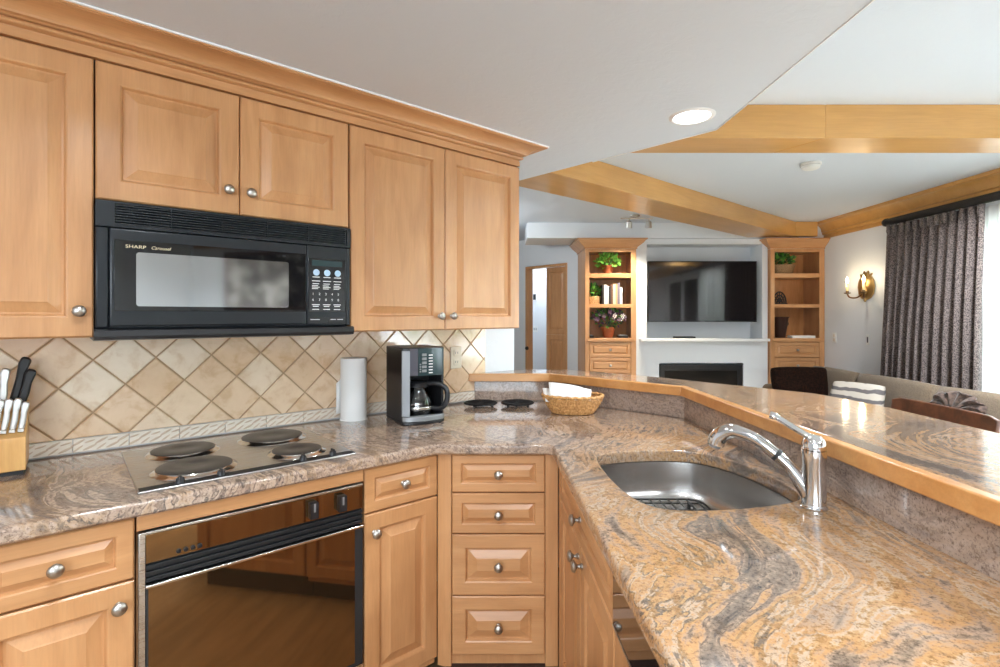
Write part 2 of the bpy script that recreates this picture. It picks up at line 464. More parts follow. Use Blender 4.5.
def xy(v): return (v.x, v.y)
# ------------------------------------------------------------------ setting
struct(B('floor_oak').box(-5.1, 4.07, -2.72, 9.62, -.1, 0), 'floor')
struct(B('ceiling_paint').box(-5.1, 4.07, -2.72, 9.62, ZL, ZL+.1), 'ceiling')
struct(B('bounce_carpet').prism([(1.05, -2.55), (XR-.004, -2.55), (XR-.004, 6.19), (1.3, 6.19), (.2, 6.6), (-1.0, 4.2), (.1, 3.25), (.45, 2.95), (1.03, 2.4)], .001, .012), 'floor')  # unseen pale carpet, put in to bounce light up to the ceiling
soff = [(-2.6, -2.6), (1.0, -2.6), (.985, 1.36), (.965, 2.28), (.06, 3.205), xy(P(2.0, 2.345)), xy(P(-1.52, 2.345)), (-2.72, .73)]
struct(B('ceiling_paint').prism(soff, ZK, ZL-.001), 'ceiling')
B0 = MB().use('white_trim').box(-.004, .004, 0, 1, -.003, .004)
# corner bead along the soffit edge
cb = B('white_trim')
for a, b in (((.987, 1.2), (.967, 2.28)), ((.967, 2.283), (.50, 2.76)), ((1.0, -2.5), (.987, 1.2))):
    d = (Vector((*b, 0)) - Vector((*a, 0))); o = Vector((d.y, -d.x, 0)).normalized()
    cb.extr([(0, -.003), (.004, -.003), (.004, .012), (0, .012)], (*a, ZK), (*b, ZK), out=o if d.y > 0 and d.x < .1 else o)
struct(cb, 'trim_1')
B0.bm.free()
struct(B('wall_paint').prism([xy(P(-1.50, DW)), xy(P(2.0, DW)), xy(P(2.0, 2.345)), xy(P(-1.52, 2.345))], 0, ZK-.001), 'wall_left')
struct(B('wall_paint').box(-2.72, -2.6, -2.6, .70, 0, ZK-.001), 'wall_side')
struct(B('wall_paint').box(-5.1, 4.07, 9.5, 9.62, 0, ZL-.001), 'wall_far')
struct(B('wall_paint').box(-5.1, -4.98, -2.6, 9.5, 0, ZL-.001), 'wall_outer')
# back wall with an unseen window, added to let daylight into the kitchen
bw = B('wall_paint')
bw.box(-5.1, -1.9, -2.72, -2.6, 0, ZL-.001).box(.7, 4.07, -2.72, -2.6, 0, ZL-.001).box(-1.9, .7, -2.72, -2.6, 0, 1.05).box(-1.9, .7, -2.72, -2.6, 2.15, ZL-.001)
struct(bw, 'wall_back')
def window(name, x0, x1, z0, z1, loc, rz, n):
    r = tag(bpy.data.objects.new(name, None), kind='structure'); C.objects.link(r); r.location = loc; r.rotation_euler = (0, 0, rz)
    f = B('white_trim')
    f.box(x0, x0+.06, .02, .10, z0, z1).box(x1-.06, x1, .02, .10, z0, z1).box(x0+.06, x1-.06, .02, .10, z0, z0+.06).box(x0+.06, x1-.06, .02, .10, z1-.06, z1)
    st = (x1-x0)/n
    for i in range(1, n): f.box(x0+i*st-.035, x0+i*st+.035, .02, .10, z0+.06, z1-.06)
    f.build('window_frame', r)
    for i in range(n):
        B('window_glass').box(x0+i*st+(.06 if i == 0 else .035), x0+(i+1)*st-(.06 if i == n-1 else .035), .057, .063, z0+.06, z1-.06).build('pane', r)
    return r
window('window_added_1', -1.9, .7, 1.05, 2.15, (-0.0, -2.6, 0), PI, 2).location = (-1.2, -2.6, 0)
# right wall with a wide window / patio opening
rw = B('wall_paint')
rw.box(XR, XR+.12, -2.6, .5, 0, ZL-.001).box(XR, XR+.12, 4.35, 9.5, 0, ZL-.001).box(XR, XR+.12, .5, 4.35, 2.2, ZL-.001).box(XR, XR+.12, .5, 4.35, 0, .2)
struct(rw, 'wall_right')
window('window_2', .5, 4.35, .2, 2.2, (XR, 0, 0), 0, 4)
w2 = bpy.data.objects['window_2']; w2.rotation_euler = (0, 0, -PI/2); w2.location = (XR, 4.85, 0)
# television wall
TVB = 6.25
struct(B('wall_paint').box(1.04, XR, 6.81, 6.93, 0, ZL-.001), 'wall_television')
ch = B('wall_paint')
ch.box(1.66, 1.80, TVB, 6.80, 0, 2.32).box(3.215, 3.28, TVB, 6.80, 0, 2.32).box(1.80, 3.215, TVB, 6.80, .80, 1.09).box(1.80, 3.215, TVB, 6.80, 2.255, 2.32)
ch.box(1.80, 3.215, 6.55, 6.80, 1.09, 2.255).box(1.80, 1.95, TVB, 6.80, 0, .80).box(2.98, 3.215, TVB, 6.80, 0, .80).box(1.95, 2.98, 6.45, 6.80, 0, .80).box(1.95, 2.98, TVB, 6.45, 0, .2)
struct(ch, 'wall_chimney')
struct(B('wall_paint').box(.33, XR-.001, 6.2, 6.805, 2.323, ZL-.001), 'trim_2')       # soffit above the shelves
struct(B('white_trim').box(1.70, 3.25, 6.13, TVB-.001, 1.068, 1.102), 'trim_3', bevel=.006)   # mantel shelf
# angled wall with the hall door (plane s = 5.2)
S0 = 5.2; D0 = 4.515
def HW(s, d): return xy(P(s, d))
kr, kl = D0+.185, D0+1.009
hw = B('wall_paint')
hw.prism([HW(S0, D0), HW(S0, kr), HW(S0+.11, kr), HW(S0+.11, D0+.02)], 0, ZL-.001)
hw.prism([HW(S0, kl), HW(S0, 8.1), HW(S0+.11, 8.1), HW(S0+.11, kl)], 0, ZL-.001)
hw.prism([HW(S0, kr), HW(S0, kl), HW(S0+.11, kl), HW(S0+.11, kr)], 2.105, ZL-.001)
struct(hw, 'wall_hall')
struct(B('wall_paint').prism([HW(6.4, 4.15), HW(6.4, 6.95), HW(6.5, 6.95), HW(6.5, 4.15)], 0, ZL-.001), 'wall_passage')
dr = tag(bpy.data.objects.new('door_1', None), kind='structure'); C.objects.link(dr); dr.location = P(S0, kl); dr.rotation_euler = (0, 0, ANG-PI/2)
W_ = kl-kr   # local x runs from the left jamb to the right one, y into the hall
f = B('maple'); f.box(0, .035, -.012, .11, 0, 2.10).box(W_-.03, W_, -.012, .11, 0, 2.10).box(.035, W_-.03, -.012, .11, 2.065, 2.10); f.build('door_frame', dr, bevel=.003)
f = B('maple'); f.panel(W_/2-.02, W_-.032, 1.115, 2.06, .03, .04, .07).panel(W_/2-.02, W_-.032, .01, 1.113, .03, .04, .07); lf = f.build('door_leaf', dr)
f = B('maple'); mx = TR(.037, .03, 0) @ RZ(math.radians(137)); f.box(0, .4, 0, .035, .01, 2.06, mx); l2 = f.build('door_leaf', dr, bevel=.003)
B('dark_metal').lathe([(0.001, 0), (.028, .001), (.03, .012), (.022, .03), (.001, .034)], 14, TR(.05, -.015, .90) @ RX(PI/2)).build('door_knob', l2)
# beams
bd = tag(bpy.data.objects.new('trim_4', None), kind='structure'); C.objects.link(bd); bd.location = P(0, 0); bd.rotation_euler = (0, 0, ANG)
B('beam_maple').prism([(2.222, 2.37), (7.06, 2.37), (6.62, 2.775), (2.34, 2.775), ], ZB, ZL-.001).build('beam', bd, bevel=.004)
bj = tag(bpy.data.objects.new('trim_7', None), kind='structure'); C.objects.link(bj)
B('beam_maple').box(3.55, XR-.131, 6.13, 6.198, ZB+.003, ZL-.001).build('beam', bj, bevel=.003)
bt = tag(bpy.data.objects.new('trim_5', None), kind='structure'); C.objects.link(bt); bt.location = (0, 0, 0)
B('beam_maple').prism([(.53, 2.736), (1.745, 2.736), (1.60, 2.988), (.28, 2.988)], ZB, ZL-.001).build('beam', bt, bevel=.003)
B('beam_maple').prism([(1.747, 2.736), (XR-.13, 2.736), (XR-.13, 2.988), (1.602, 2.988)], ZB, ZL-.001).build('beam', bt, bevel=.003)
# cornice on the right wall
cp = [(0, 0), (.018, 0), (.018, .030), (.012, .032), (.012, .040), (.030, .046), (.038, .058), (.040, .070), (.034, .074), (.046, .078)] + [(.046+.070*(1-math.cos(t*PI/14)), .078+.085*math.sin(t*PI/14)) for t in range(1, 8)] + [(.122, .166), (.128, .168), (.128, .196), (0, .196)]
struct(B('beam_maple').extr(cp, (XR-.001, -2.55, ZL-.198), (XR-.001, 6.195, ZL-.198), out=(-1, 0, 0)), 'trim_6', angle=14)
# ------------------------------------------------------------------ tiles
tl = thing('tile_backsplash', 'diamond-laid cream and tan stone tiles on the wall behind the hob', 'tile backsplash', P(0, DW), ANG)
SL, SR, ZT0, ZT1 = -1.2, 1.776, .966, 1.334
B('grout').box(SL, SR, -.006, -.0005, ZT0, ZT1).build('grout', tl)
def clip(poly, ax, val, keep_gt):
    out = []
    for i in range(len(poly)):
        a, b = poly[i], poly[(i+1) % len(poly)]
        ia = (a[ax] >= val) == keep_gt or a[ax] == val; ib = (b[ax] >= val) == keep_gt or b[ax] == val
        if ia: out.append(a)
        if ia != ib:
            t = (val-a[ax])/(b[ax]-a[ax]); out.append((a[0]+(b[0]-a[0])*t, a[1]+(b[1]-a[1])*t))
    return out
def inset(poly, e):
    cx = sum(p[0] for p in poly)/len(poly); cy = sum(p[1] for p in poly)/len(poly); out = []
    n = len(poly)
    for i in range(n):
        p0, p1, p2 = (Vector(poly[(i+j-1) % n]) for j in range(3))
        d1 = (p1-p0).normalized(); d2 = (p2-p1).normalized()
        n1 = Vector((-d1.y, d1.x)); n2 = Vector((-d2.y, d2.x)); k = 1+n1.dot(n2)
        out.append(tuple(p1 + (n1+n2)*e/max(k, .3)))
    return out
mb = B('tile'); D = .1782; g = .0032
for i in range(-20, 26):
    for j in range(-3, 5):
        cx = .0689 + i*D/2; cz = 1.136 + j*D/2
        if (i+j) % 2: continue
        h = D/2-g
        poly = [(cx-h, cz), (cx, cz-h), (cx+h, cz), (cx, cz+h)]
        for ax, v, kg in ((0, SL, True), (0, SR-.001, False), (1, ZT0+.001, True), (1, ZT1, False)):
            if poly: poly = clip(poly, ax, v, kg)
        q = []
        for p in poly:
            if not q or (Vector(p)-Vector(q[-1])).length > 1e-4: q.append(p)
        if len(q) > 1 and (Vector(q[0])-Vector(q[-1])).length < 1e-4: q.pop()
        ar = abs(sum(q[k][0]*q[(k+1) % len(q)][1]-q[(k+1) % len(q)][0]*q[k][1] for k in range(len(q))))/2 if len(q) > 2 else 0
        if ar < 2e-4: continue
        ri = inset(q, .003)
        dz = random.uniform(-.0006, .0006)
        a = mb.verts([(x, -.006, z) for x, z in q]); b = mb.verts([(x, -.0095+dz, z) for x, z in q]); c = mb.verts([(x, -.0115+dz, z) for x, z in ri])
        for r1, r2 in ((a, b), (b, c)):
            for k in range(len(q)): mb.face((r1[k], r1[(k+1) % len(q)], r2[(k+1) % len(q)], r2[k]))
        mb.face(c)
mb.build('tile', tl, smooth=False)
st = B('border_cream')
x = SL
while x < SR-.02:
    x1 = min(x+.152, SR); st.box(x+.001, x1-.001, -.011, -.0005, ZC+.003, ZT0-.002); x += .152
bs = st.build('border_strip', tl, bevel=.0015); bs['label'] = 'cream embossed border strip with slanted leaves'
lv = B('border_leaf')
k = 0; x = SL+.02
while x < SR-.03:
    up = k % 2
    for dz, ln, wd, ang in (((.010, .042, .008, .5), (-.010, .034, .006, .62)) if up else ((-.009, .042, .008, .42), (.011, .030, .006, .25))):
        mx = TR(x, -.0115, (ZC+ZT0)/2+dz) @ RY(-ang if True else ang) @ Matrix.Diagonal((ln/2, .0025, wd/2*1.0, 1))
        bmesh.ops.create_uvsphere(lv.bm, u_segments=10, v_segments=6, radius=1, matrix=mx @ RY(PI/2))
    x += .031; k += 1
lv.build('leaf_relief', bs)
# ------------------------------------------------------------------ wall outlet
o = thing('wall_outlet', 'ivory double socket outlet on the tiles right of the coffee maker', 'outlet', P(1.572, DW-.0125, 1.155), ANG)
B('ivory').box(-.036, .036, -.006, 0, -.058, .058).build('cover_plate', o, bevel=.003)
for z in (-.024, .024):
    B('terracotta' if False else 'ivory').box(-.017, .017, -.009, -.006, z-.016, z+.016).build('socket', o, bevel=.004)
    sk = B('matte_black'); sk.box(-.008, -.006, -.0095, -.009, z-.004, z+.007).box(.006, .008, -.0095, -.009, z-.004, z+.007); sk.build('slot', o)
# ------------------------------------------------------------------ upper cabinets
DD = 1.867     # door faces
def upper(s0, s1, z0, z1, doors, label, knobs):
    t = thing('wall_cabinet', label, 'cabinet', P(s0, DD, z0), ANG)
    w = s1-s0; h = z1-z0
    B('maple').box(.001, w-.001, .021, DW-DD-.013, 0, h).build('body', t, bevel=.002)
    x = 0; n = len(doors)
    for i, dw in enumerate(doors):
        d = B('maple').panel(x+.0015, x+dw-.0015, .002, h-.003, 0, .02, .06).build('door', t)
        kx, kz = knobs[i]; knob(d, x+(kx if kx > 0 else dw+kx), 0, kz); x += dw
    return t
upper(-.45, .0605, 1.313, 2.115, [.5105], 'tall maple wall cabinet at the left edge with one door', [(-.034, .076)])
upper(.062, .826, 1.712, 2.115, [.381, .383], 'short two-door maple wall cabinet above the black microwave', [(-.037, .078), (.031, .076)])
upper(.83, 1.716, 1.313, 2.115, [.441, .445], 'tall two-door maple wall cabinet right of the microwave', [(-.032, .062), (.032, .062)])
# crown
cr = thing('crown_molding', 'maple crown molding along the top of the kitchen wall cabinets', 'molding', P(-.47, DD, 2.1155), ANG)
cv_ = [(.034+.064*(1-math.cos(t*PI/16)), .052+.030*math.sin(t*PI/16)) for t in range(9)]
prof = [(-.02, 0), (.006, 0), (.006, .024), (.003, .0255), (.003, .0285), (.010, .030), (.017, .033), (.020, .038), (.017, .043), (.011, .0455), (.020, .047), (.024, .050)] + cv_ + [(.098, .084), (.104, .0845), (.104, .089), (-.02, .089)]
cw = 1.711+.463
m = B('maple_horizontal').extr(prof, (0, 0, 0), (cw, 0, 0), out=(0, -1, 0), m1=1); m.build('front_run', cr, angle=16)
m = B('maple_horizontal').extr(prof, (cw, 0, 0), (cw, DW-DD-.002, 0), out=(1, 0, 0), m0=-1); m.build('return_end', cr, angle=16)
m = B('white_trim').box(0, cw+.108, -.110, .02, .089, .0942); m.box(cw, cw+.108, .02, DW-DD-.002, .089, .0942).build('filler_strip', cr)['label'] = 'white painted strip under the ceiling'
# ------------------------------------------------------------------ microwave
mw = thing('microwave', 'black over-range microwave hung under the short wall cabinet', 'microwave', P(.0625, 1.847, 1.335), ANG)
WM, HM = .76, .372
b = B('micro_shell'); b.box(0, WM, .022, DW-1.847-.014, .002, HM)
b.box(0, .03, .0, .022, .006, .296).box(.742, WM, .0, .022, .006, .296)
b.build('body', mw, bevel=.004)
v = B('grille_dark').box(.0, WM, .0185, .0215, .298, HM)
v.use('micro_shell')
for k in range(8): v.box(.042, .742, -.002, .016, .3065+k*.0077, .3098+k*.0077)
for k in range(6): v.box(.042+k*.1395, .0442+k*.1395, -.0010, .016, .305, .367)
v.box(.0, .042, -.002, .018, .298, HM).box(.7455, WM, -.002, .018, .298, HM).box(.042, .7455, -.002, .018, .298, .306).box(.042, .7455, -.002, .018, .366, HM)
v.build('vent_grille', mw)
dm = B('micro_shell')
dm.panel(.0315, .5935, .010, .2945, -.006, .026, .02, True)
door = dm.build('door', mw, bevel=.002)
g_ = B('micro_glass').box(.043, .590, -.0075, -.006, .055, .262); dg = g_.build('glass', door, bevel=.0008)
B('micro_window').box(.094, .530, -.0082, -.0074, .070, .228).build('window_screen', dg, bevel=.0004) if False else None
wv = B('micro_window'); 
pts = []
def rrect(x0, x1, z0, z1, r, n=5):
    out = []
    for cx, cz, a in ((x1-r, z0+r, -PI/2), (x1-r, z1-r, 0), (x0+r, z1-r, PI/2), (x0+r, z0+r, PI)):
        for i in range(n+1): out.append((cx+r*math.cos(a+PI/2*i/n), cz+r*math.sin(a+PI/2*i/n)))
    return out
rr = rrect(.094, .530, .069, .228, .008); a_ = wv.verts([(x, -.0079, z) for x, z in rr]); wv.face(a_)
b_ = wv.verts([(x, -.0074, z) for x, z in rr])
for i in range(len(rr)): wv.face((b_[i], b_[(i+1) % len(rr)], a_[(i+1) % len(rr)], a_[i]))
wv.build('window_screen', door, smooth=False)
TXM = RX(PI/2)
text_mesh('brand_lettering', 'SHARP', .0135, 'gold_print', door, TR(.068, -.0077, .2395) @ TXM, sx=1.25)
text_mesh('brand_lettering', 'Carousel', .0135, 'gold_print', door, TR(.130, -.0077, .2395) @ TXM, shear=.3)
B('black_plastic').box(.508, .520, -.0095, -.0075, .245, .251).build('door_badge', door, bevel=.001)
cp_ = B('micro_shell').box(.5955, .7405, -.005, .022, .010, .2945).build('control_panel', mw, bevel=.002)
kp = B('micro_glass').box(.600, .737, -.0065, -.005, .055, .250); kp_o = kp.build('keypad', cp_, bevel=.001)
B('teal_panel').box(.612, .725, -.0072, -.0064, .222, .243).build('display', kp_o)
bb = B('blue_button')
for k in range(3): bb.lathe([(.0001, 0), (.012, 0), (.011, .001), (.0001, .001)], 18, TR(.628+k*.040, -.0065, .198) @ RX(PI/2), cap=False)
bb.build('round_button', kp_o)
for c in range(3):
    x = .612+c*.040
    pr = B('white_print').box(x+.002, x+.028, -.0069, -.0064, .180, .1828); pr.build('key_legend', kp_o)
    for x0, x1, z0, z1 in ((0, .030, .166, .1684), (.002, .026, .156, .1584), (0, .022, .138, .1405), (0, .028, .1435, .146), (0, .022, .149, .1515), (0, .028, .080, .0826), (.003, .024, .074, .0766), (.001, .026, .063, .0655)):
        B('white_print').box(x+x0, x+x1, -.0069, -.0064, z0, z1).build('key_legend', kp_o)
for k in range(10):
    text_mesh('key_digit', str((k+1) % 10), .012, 'white_print', kp_o, TR(.613+(k % 5)*.0235, -.0068, .116-(k//5)*.021) @ TXM)
pb = B('black_plastic').box(.600, .668, -.0075, -.005, .014, .036).box(.672, .736, -.0075, -.005, .014, .036); pbo = pb.build('push_bar', cp_, bevel=.001)
for x0, x1 in ((.606, .640), (.680, .700), (.706, .728)): B('white_print').box(x0, x1, -.0080, -.0075, .026, .0285).build('bar_legend', pbo)
lp = B('black_plastic')
lp.extr([(-.37, -.004), (.012, -.004), (.020, -.008), (.022, -.024), (.016, -.034), (-.02, -.038), (-.37, -.038)], (-.004, 0, .006), (WM+.006, 0, .006), out=(0, -1, 0))
lp.build('bottom_lip', mw)
# ------------------------------------------------------------------ countertop
ED = 1.54
A0, A1, A2, A3 = Vector((-.21, 2.785)), Vector((.288, 2.785)), Vector((.83, 2.295)), Vector((.885, 0.0))
sinkpts = [(.318, 1.664), (.37, 1.715), (.48, 1.742), (.60, 1.745), (.69, 1.70), (.755, 1.58), (.782, 1.43), (.775, 1.325), (.725, 1.265), (.58, 1.222), (.45, 1.210), (.37, 1.235), (.330, 1.33), (.312, 1.50)]
sk = [tuple(p) for p in smooth_loop([Vector((x, y)) for x, y in sinkpts], 6)]
edge = [xy(P(-.95, DW-.002)), xy(P(-.95, ED)), xy(P(1.0, ED)), (-.225, 1.828), (.165, 1.828), (.186, 1.812), (.224, .724), (.247, 0.0), (A3.x+.018, 0.0), (A2.x+.018, A2.y+.01), (A1.x+.006, A1.y+.018), ((N.y*(A0.y+.018)-2.223)/-N.x, A0.y+.018)]
from mathutils.geometry import delaunay_2d_cdt
def inside(p, poly):
    c = False; n = len(poly)
    for a in range(n):
        (x0, y0), (x1, y1) = poly[a], poly[a-1]
        if (y0 > p[1]) != (y1 > p[1]) and p[0] < (x1-x0)*(p[1]-y0)/(y1-y0)+x0: c = not c
    return c
def slab(mb, outer, hole, z0, z1, r):
    """stone slab with rounded edges and one cut-out"""
    ar = lambda q: sum(q[k-1][0]*q[k][1]-q[k][0]*q[k-1][1] for k in range(len(q)))
    if ar(outer) < 0: outer = outer[::-1]
    if ar(hole) > 0: hole = hole[::-1]
    prof = [(r*.5, z0), (0, z0+r*.5)] + [(r*(1-math.cos(t*PI/10)), z1-r+r*math.sin(t*PI/10)) for t in range(6)]
    for loop, k in ((outer, 1.0), (hole, .5)):
        rings = []
        for e, z in prof:
            zz = z if k == 1 else (z0 if z == z0 else z1-(z1-z)*k)
            rings.append(mb.verts([(x, y, zz) for x, y in (inset(loop, e*k) if e*k > 1e-6 else loop)]))
        for a, b in zip(rings, rings[1:]):
            for q in range(len(a)): mb.face((a[q], a[(q+1) % len(a)], b[(q+1) % len(a)], b[q]))
        if k == 1: to, bo_ = rings[-1], rings[0]
        else: th, bh = rings[-1], rings[0]
    for vo, vh, flip in ((to, th, False), (bo_, bh, True)):
        vs = vo+vh; co = [Vector((v.co.x, v.co.y)) for v in vs]; n, m = len(vo), len(vh)
        ed = [(k, (k+1) % n) for k in range(n)] + [(n+k, n+(k+1) % m) for k in range(m)]
        res = delaunay_2d_cdt(co, ed, [], 0, 1e-6)
        P0 = [tuple(c) for c in co[:n]]; PH = [tuple(c) for c in co[n:]]
        for t in res[2]:
            c = sum((res[0][k] for k in t), Vector((0, 0)))/3
            if inside(c, P0) and not inside(c, PH):
                q = [vs[res[3][k][0]] for k in t]; mb.face(q[::-1] if flip else q)
    return mb
ct = slab(B('granite'), edge, sk, ZC-.038, ZC, .011).build('countertop')
tag(ct, 'polished tan and grey granite worktop running along the wall and peninsula', 'countertop')
# granite upstand under the bar
us = thing('granite_upstand', 'low granite upstand between the worktop and the raised bar', 'backsplash', (0, 0, 0))
def xw(Y, d=2.212): return (N.y*Y-d)/-N.x
def off(p, q, e): d = (q-p).normalized(); return Vector((-d.y, d.x))*e
o1 = Vector((0, .02)); o2 = off(A1, A2, .02); o3 = off(A2, A3, .02)
J1 = A1 + Vector((.008, .02)); J2 = A2 + Vector((.0195, .010))
B('granite_upstand').prism([(xw(A0.y), A0.y), xy(A1), xy(J1), (xw(A0.y+.02), A0.y+.02)], ZC+.0005, 1.018).build('slab', us)
B('granite_upstand').prism([xy(A1), xy(A2), xy(J2), xy(J1)], ZC+.0005, 1.018).build('slab', us)
B('granite_upstand').prism([xy(A2), xy(A3), xy(A3+o3), xy(J2)], ZC+.0005, 1.018).build('slab', us)
# knee wall
kw = [(-.12, 2.808), (.300, 2.808), (.852, 2.308), (.908, 0), (1.02, 0), (.965, 2.36), (.36, 2.92), (.03, 2.92)]
struct(B('wall_paint').prism(kw, 0, 1.018), 'wall_bar')
# bar top
bt = thing('bar_counter', 'raised granite bar counter with maple nosing facing the sink', 'bar counter', (0, 0, 0))
B1, B2, B3 = Vector((.268, 2.757)), Vector((.80, 2.258)), Vector((.862, 0))
far = [(1.345, 0), (1.335, 1.72), (1.318, 1.90), (1.275, 2.06), (.775, 2.65), (.42, 2.985), (.098, 2.985)]
gt = [(xw(2.787), 2.787), (B1.x+.012, B1.y+.028), (B2.x+.03, B2.y+.016), (B3.x+.03, 0)] + far
B('granite_bar').prism(gt, 1.022, 1.062).build('stone_slab', bt, bevel=.006, seg=2)
ns = B('nosing_maple')
ns.prism([(xw(2.758), 2.758), xy(B1), xy(B1+Vector((.0125, .027))), (xw(2.785), 2.785)], 1.020, 1.063)
ns.prism([xy(B1), xy(B2), xy(B2+Vector((.029, .0155))), xy(B1+Vector((.0125, .027)))], 1.020, 1.063)
ns.prism([xy(B2), xy(B3), (B3.x+.029, 0), xy(B2+Vector((.029, .0155)))], 1.020, 1.063)
ns.build('wood_nosing', bt, bevel=.004)
# ------------------------------------------------------------------ sink
skt = thing('sink', 'stainless steel undermount sink in the peninsula worktop', 'sink', (.55, 1.47, ZC-.04))
cx, cy = .55, 1.47
bw_ = B('sink_steel'); rings = []
for sc_, dz in ((1.05, 0.0), (1.012, 0.0), (1.008, -.01), (.99, -.06), (.975, -.092), (.94, -.115), (.87, -.126), (.5, -.129), (.11, -.132), (.10, -.135)):
    rings.append(bw_.verts([((x-cx)*sc_, (y-cy)*sc_, dz-.001) for x, y in sk]))
for a, b in zip(rings, rings[1:]):
    n = len(a)
    for i in range(n): bw_.face((a[i], a[(i+1) % n], b[(i+1) % n], b[i]))
bw_.face(rings[-1]); 
bo = bw_.build('bowl', skt, angle=60)
so = bo.modifiers.new('solid', 'SOLIDIFY'); so.thickness = .0015; so.offset = 1
B('polished_steel').lathe([(.001, -.1325), (.03, -.1325), (.042, -.1295), (.045, -.1285), (.045, -.1315), (.001, -.136)], 24, cap=False).build('drain', skt)
rk = thing('sink_rack', 'black wire rack lying in the bottom of the steel sink', 'rack', (.525, 1.575, ZC-.169))
wire = B('dark_metal')
hx, hy = .135, .115
pt = [Vector((x, y, .022)) for x, y in rrect(-hx, hx, -hy, hy, .05, 5)]
wire.tube(pt, .0032, 8, closed=True)
for k in range(9):
    x = -hx+.03*(k+.5); e = .03 if k in (0, 8) else .0
    wire.tube([(x, -hy+e*.5, .022), (x, hy-e*.5, .022)], .0023, 6)
for k in range(4):
    y = -hy+.0575*(k+.5); wire.tube([(-hx, y, .0185), (hx, y, .0185)], .0026, 6)
wire.build('wire_grid', rk)
for sx in (-1, 1):
    for sy in (-1, 1): B('matte_black').lathe([(.006, -.0), (.006, .016), (.004, .019)], 10, TR(sx*.09, sy*.085, 0)).build('foot', rk)
# ------------------------------------------------------------------ faucet
fx, fy = .752, 1.222
fa = thing('faucet', 'chrome single-lever pull-out kitchen faucet standing beside the sink', 'faucet', (fx, fy, ZC), 0)
B('chrome').lathe([(.001, 0.0005), (.0295, .0005), (.0295, .004), (.027, .007), (.0262, .012), (.0258, .105), (.027, .118), (.027, .140), (.001, .140)], 32, cap=False).build('body', fa)
B('chrome').lathe([(.001, .142), (.0262, .142), (.0262, .153), (.024, .160), (.022, .166), (.015, .172), (.001, .174)], 32, cap=False).build('handle_cap', fa)
dirv = Vector((-.155, .205, 0)).normalized()
tip = (Vector((.578, 1.352, 0))-Vector((fx, fy, 0))); tl_ = tip.length; td = tip.normalized()
def sp(k, z): return td*(k*tl_) + Vector((0, 0, z))
low = spline([sp(.02, .030), sp(.10, .052), sp(.22, .086), sp(.345, .111)], 6)
B('chrome').tube(low, [.0245-.010*min(1, i/12) for i in range(len(low))], 16).build('spout', fa)
ring = [sp(.345, .1112), sp(.378, .1170)]
B('matte_black').tube(ring, .0162, 16).build('spout_ring', fa)
up_ = spline([sp(.378, .1170), sp(.58, .146), sp(.80, .160), sp(.92, .154), sp(1.0, .138), sp(1.03, .121)], 6)
nu = len(up_); rad = []
for i in range(nu):
    t_ = i/(nu-1); rad.append(.0158+.0062*min(1, max(0, (t_-.2)/.5)))
hd = B('chrome').tube(up_, rad, 18).build('spray_head', fa)
B('silver_plastic').tube([sp(1.03, .1215), sp(1.042, .112)], [.0155, .0145], 16).build('nozzle', hd)
lev = spline([Vector((.010, -.008, .164)), sp(.06, .172), sp(.20, .188), sp(.36, .208), sp(.43, .213)], 5)
nl = len(lev)
lv_ = B('chrome').tube(lev, [.019-.007*min(1, i/5) + (.004 if i > nl-6 else 0) for i in range(nl)], 14, flat=.6).build('lever', fa)
# ------------------------------------------------------------------ base cabinets
FD = 1.566        # front of doors on the wall run
def base(s0, s1, label, drawers, doors, kick=.10):
    t = thing('base_cabinet', label, 'cabinet', P(s0, FD, 0), ANG)
    w = s1-s0
    bd_ = B('maple'); bd_.box(.001, w-.001, .021, DW-FD-.003, kick, ZC-.0395); bd_.use('toe_black').box(.001, w-.001, .075, .30, 0, kick)
    bd_.build('body', t, bevel=.0015)
    for z0, z1 in drawers:
        d = B('maple_horizontal').panel(.002, w-.002, z0, z1, 0, .02, .042).build('drawer', t); knob(d, w/2, 0, (z0+z1)/2)
    n = len(doors)
    for i, (x0, x1, z0, z1, kx, kz) in enumerate(doors):
        d = B('maple').panel(x0, x1, z0, z1, 0, .02, .055).build('door', t); knob(d, kx, 0, kz)
    return t
base(-.78, -.172, 'wide maple base cabinet under the knife block, far left', [(.718, .868)], [(.002, .303, .13, .713, .27, .64), (.305, .606, .13, .713, .34, .64)])
base(-.170, .132, 'maple base cabinet left of the oven with one drawer over a door', [(.718, .868)], [(.002, .30, .13, .713, .268, .662)])
base(.746, 1.034, 'narrow maple base cabinet right of the oven with drawer and door', [(.722, .870)], [(.002, .286, .13, .717, .035, .655)])
# oven cabinet shell
oc = thing('oven_cabinet', 'maple cabinet surround holding the built-in oven', 'cabinet', P(.134, FD, 0), ANG)
f = B('maple_horizontal'); f.box(.0, .610, .0, .021, .832, .872); f.build('top_rail', oc, bevel=.003)
f = B('maple_horizontal').panel(.002, .608, .13, .228, 0, .02, .03).build('bottom_panel', oc)
f = B('maple'); f.box(.001, .012, .022, .655, .10, .872).box(.598, .609, .022, .655, .10, .872).box(.012, .598, .022, .655, .10, .118); f.build('carcass', oc)
f = B('toe_black').box(.001, .609, .075, .30, 0, .099).build('toe_kick', oc)
ov = thing('oven', 'built-in oven with amber mirror glass under the hob', 'oven', P(.1475, FD-.002, .236), ANG)
WO = .583
B('soot').box(.002, WO-.002, .026, .56, .002, .585).build('body', ov)
fr = B('brushed_steel'); fr.box(-.0095, .004, -.004, .022, .0, .592).box(.004, WO+.008, -.004, .022, .586, .592); fr.build('trim_frame', ov, bevel=.001)
cpn = B('amber_mirror').box(.005, WO+.007, -.003, .02, .512, .585).build('control_panel', ov, bevel=.001)
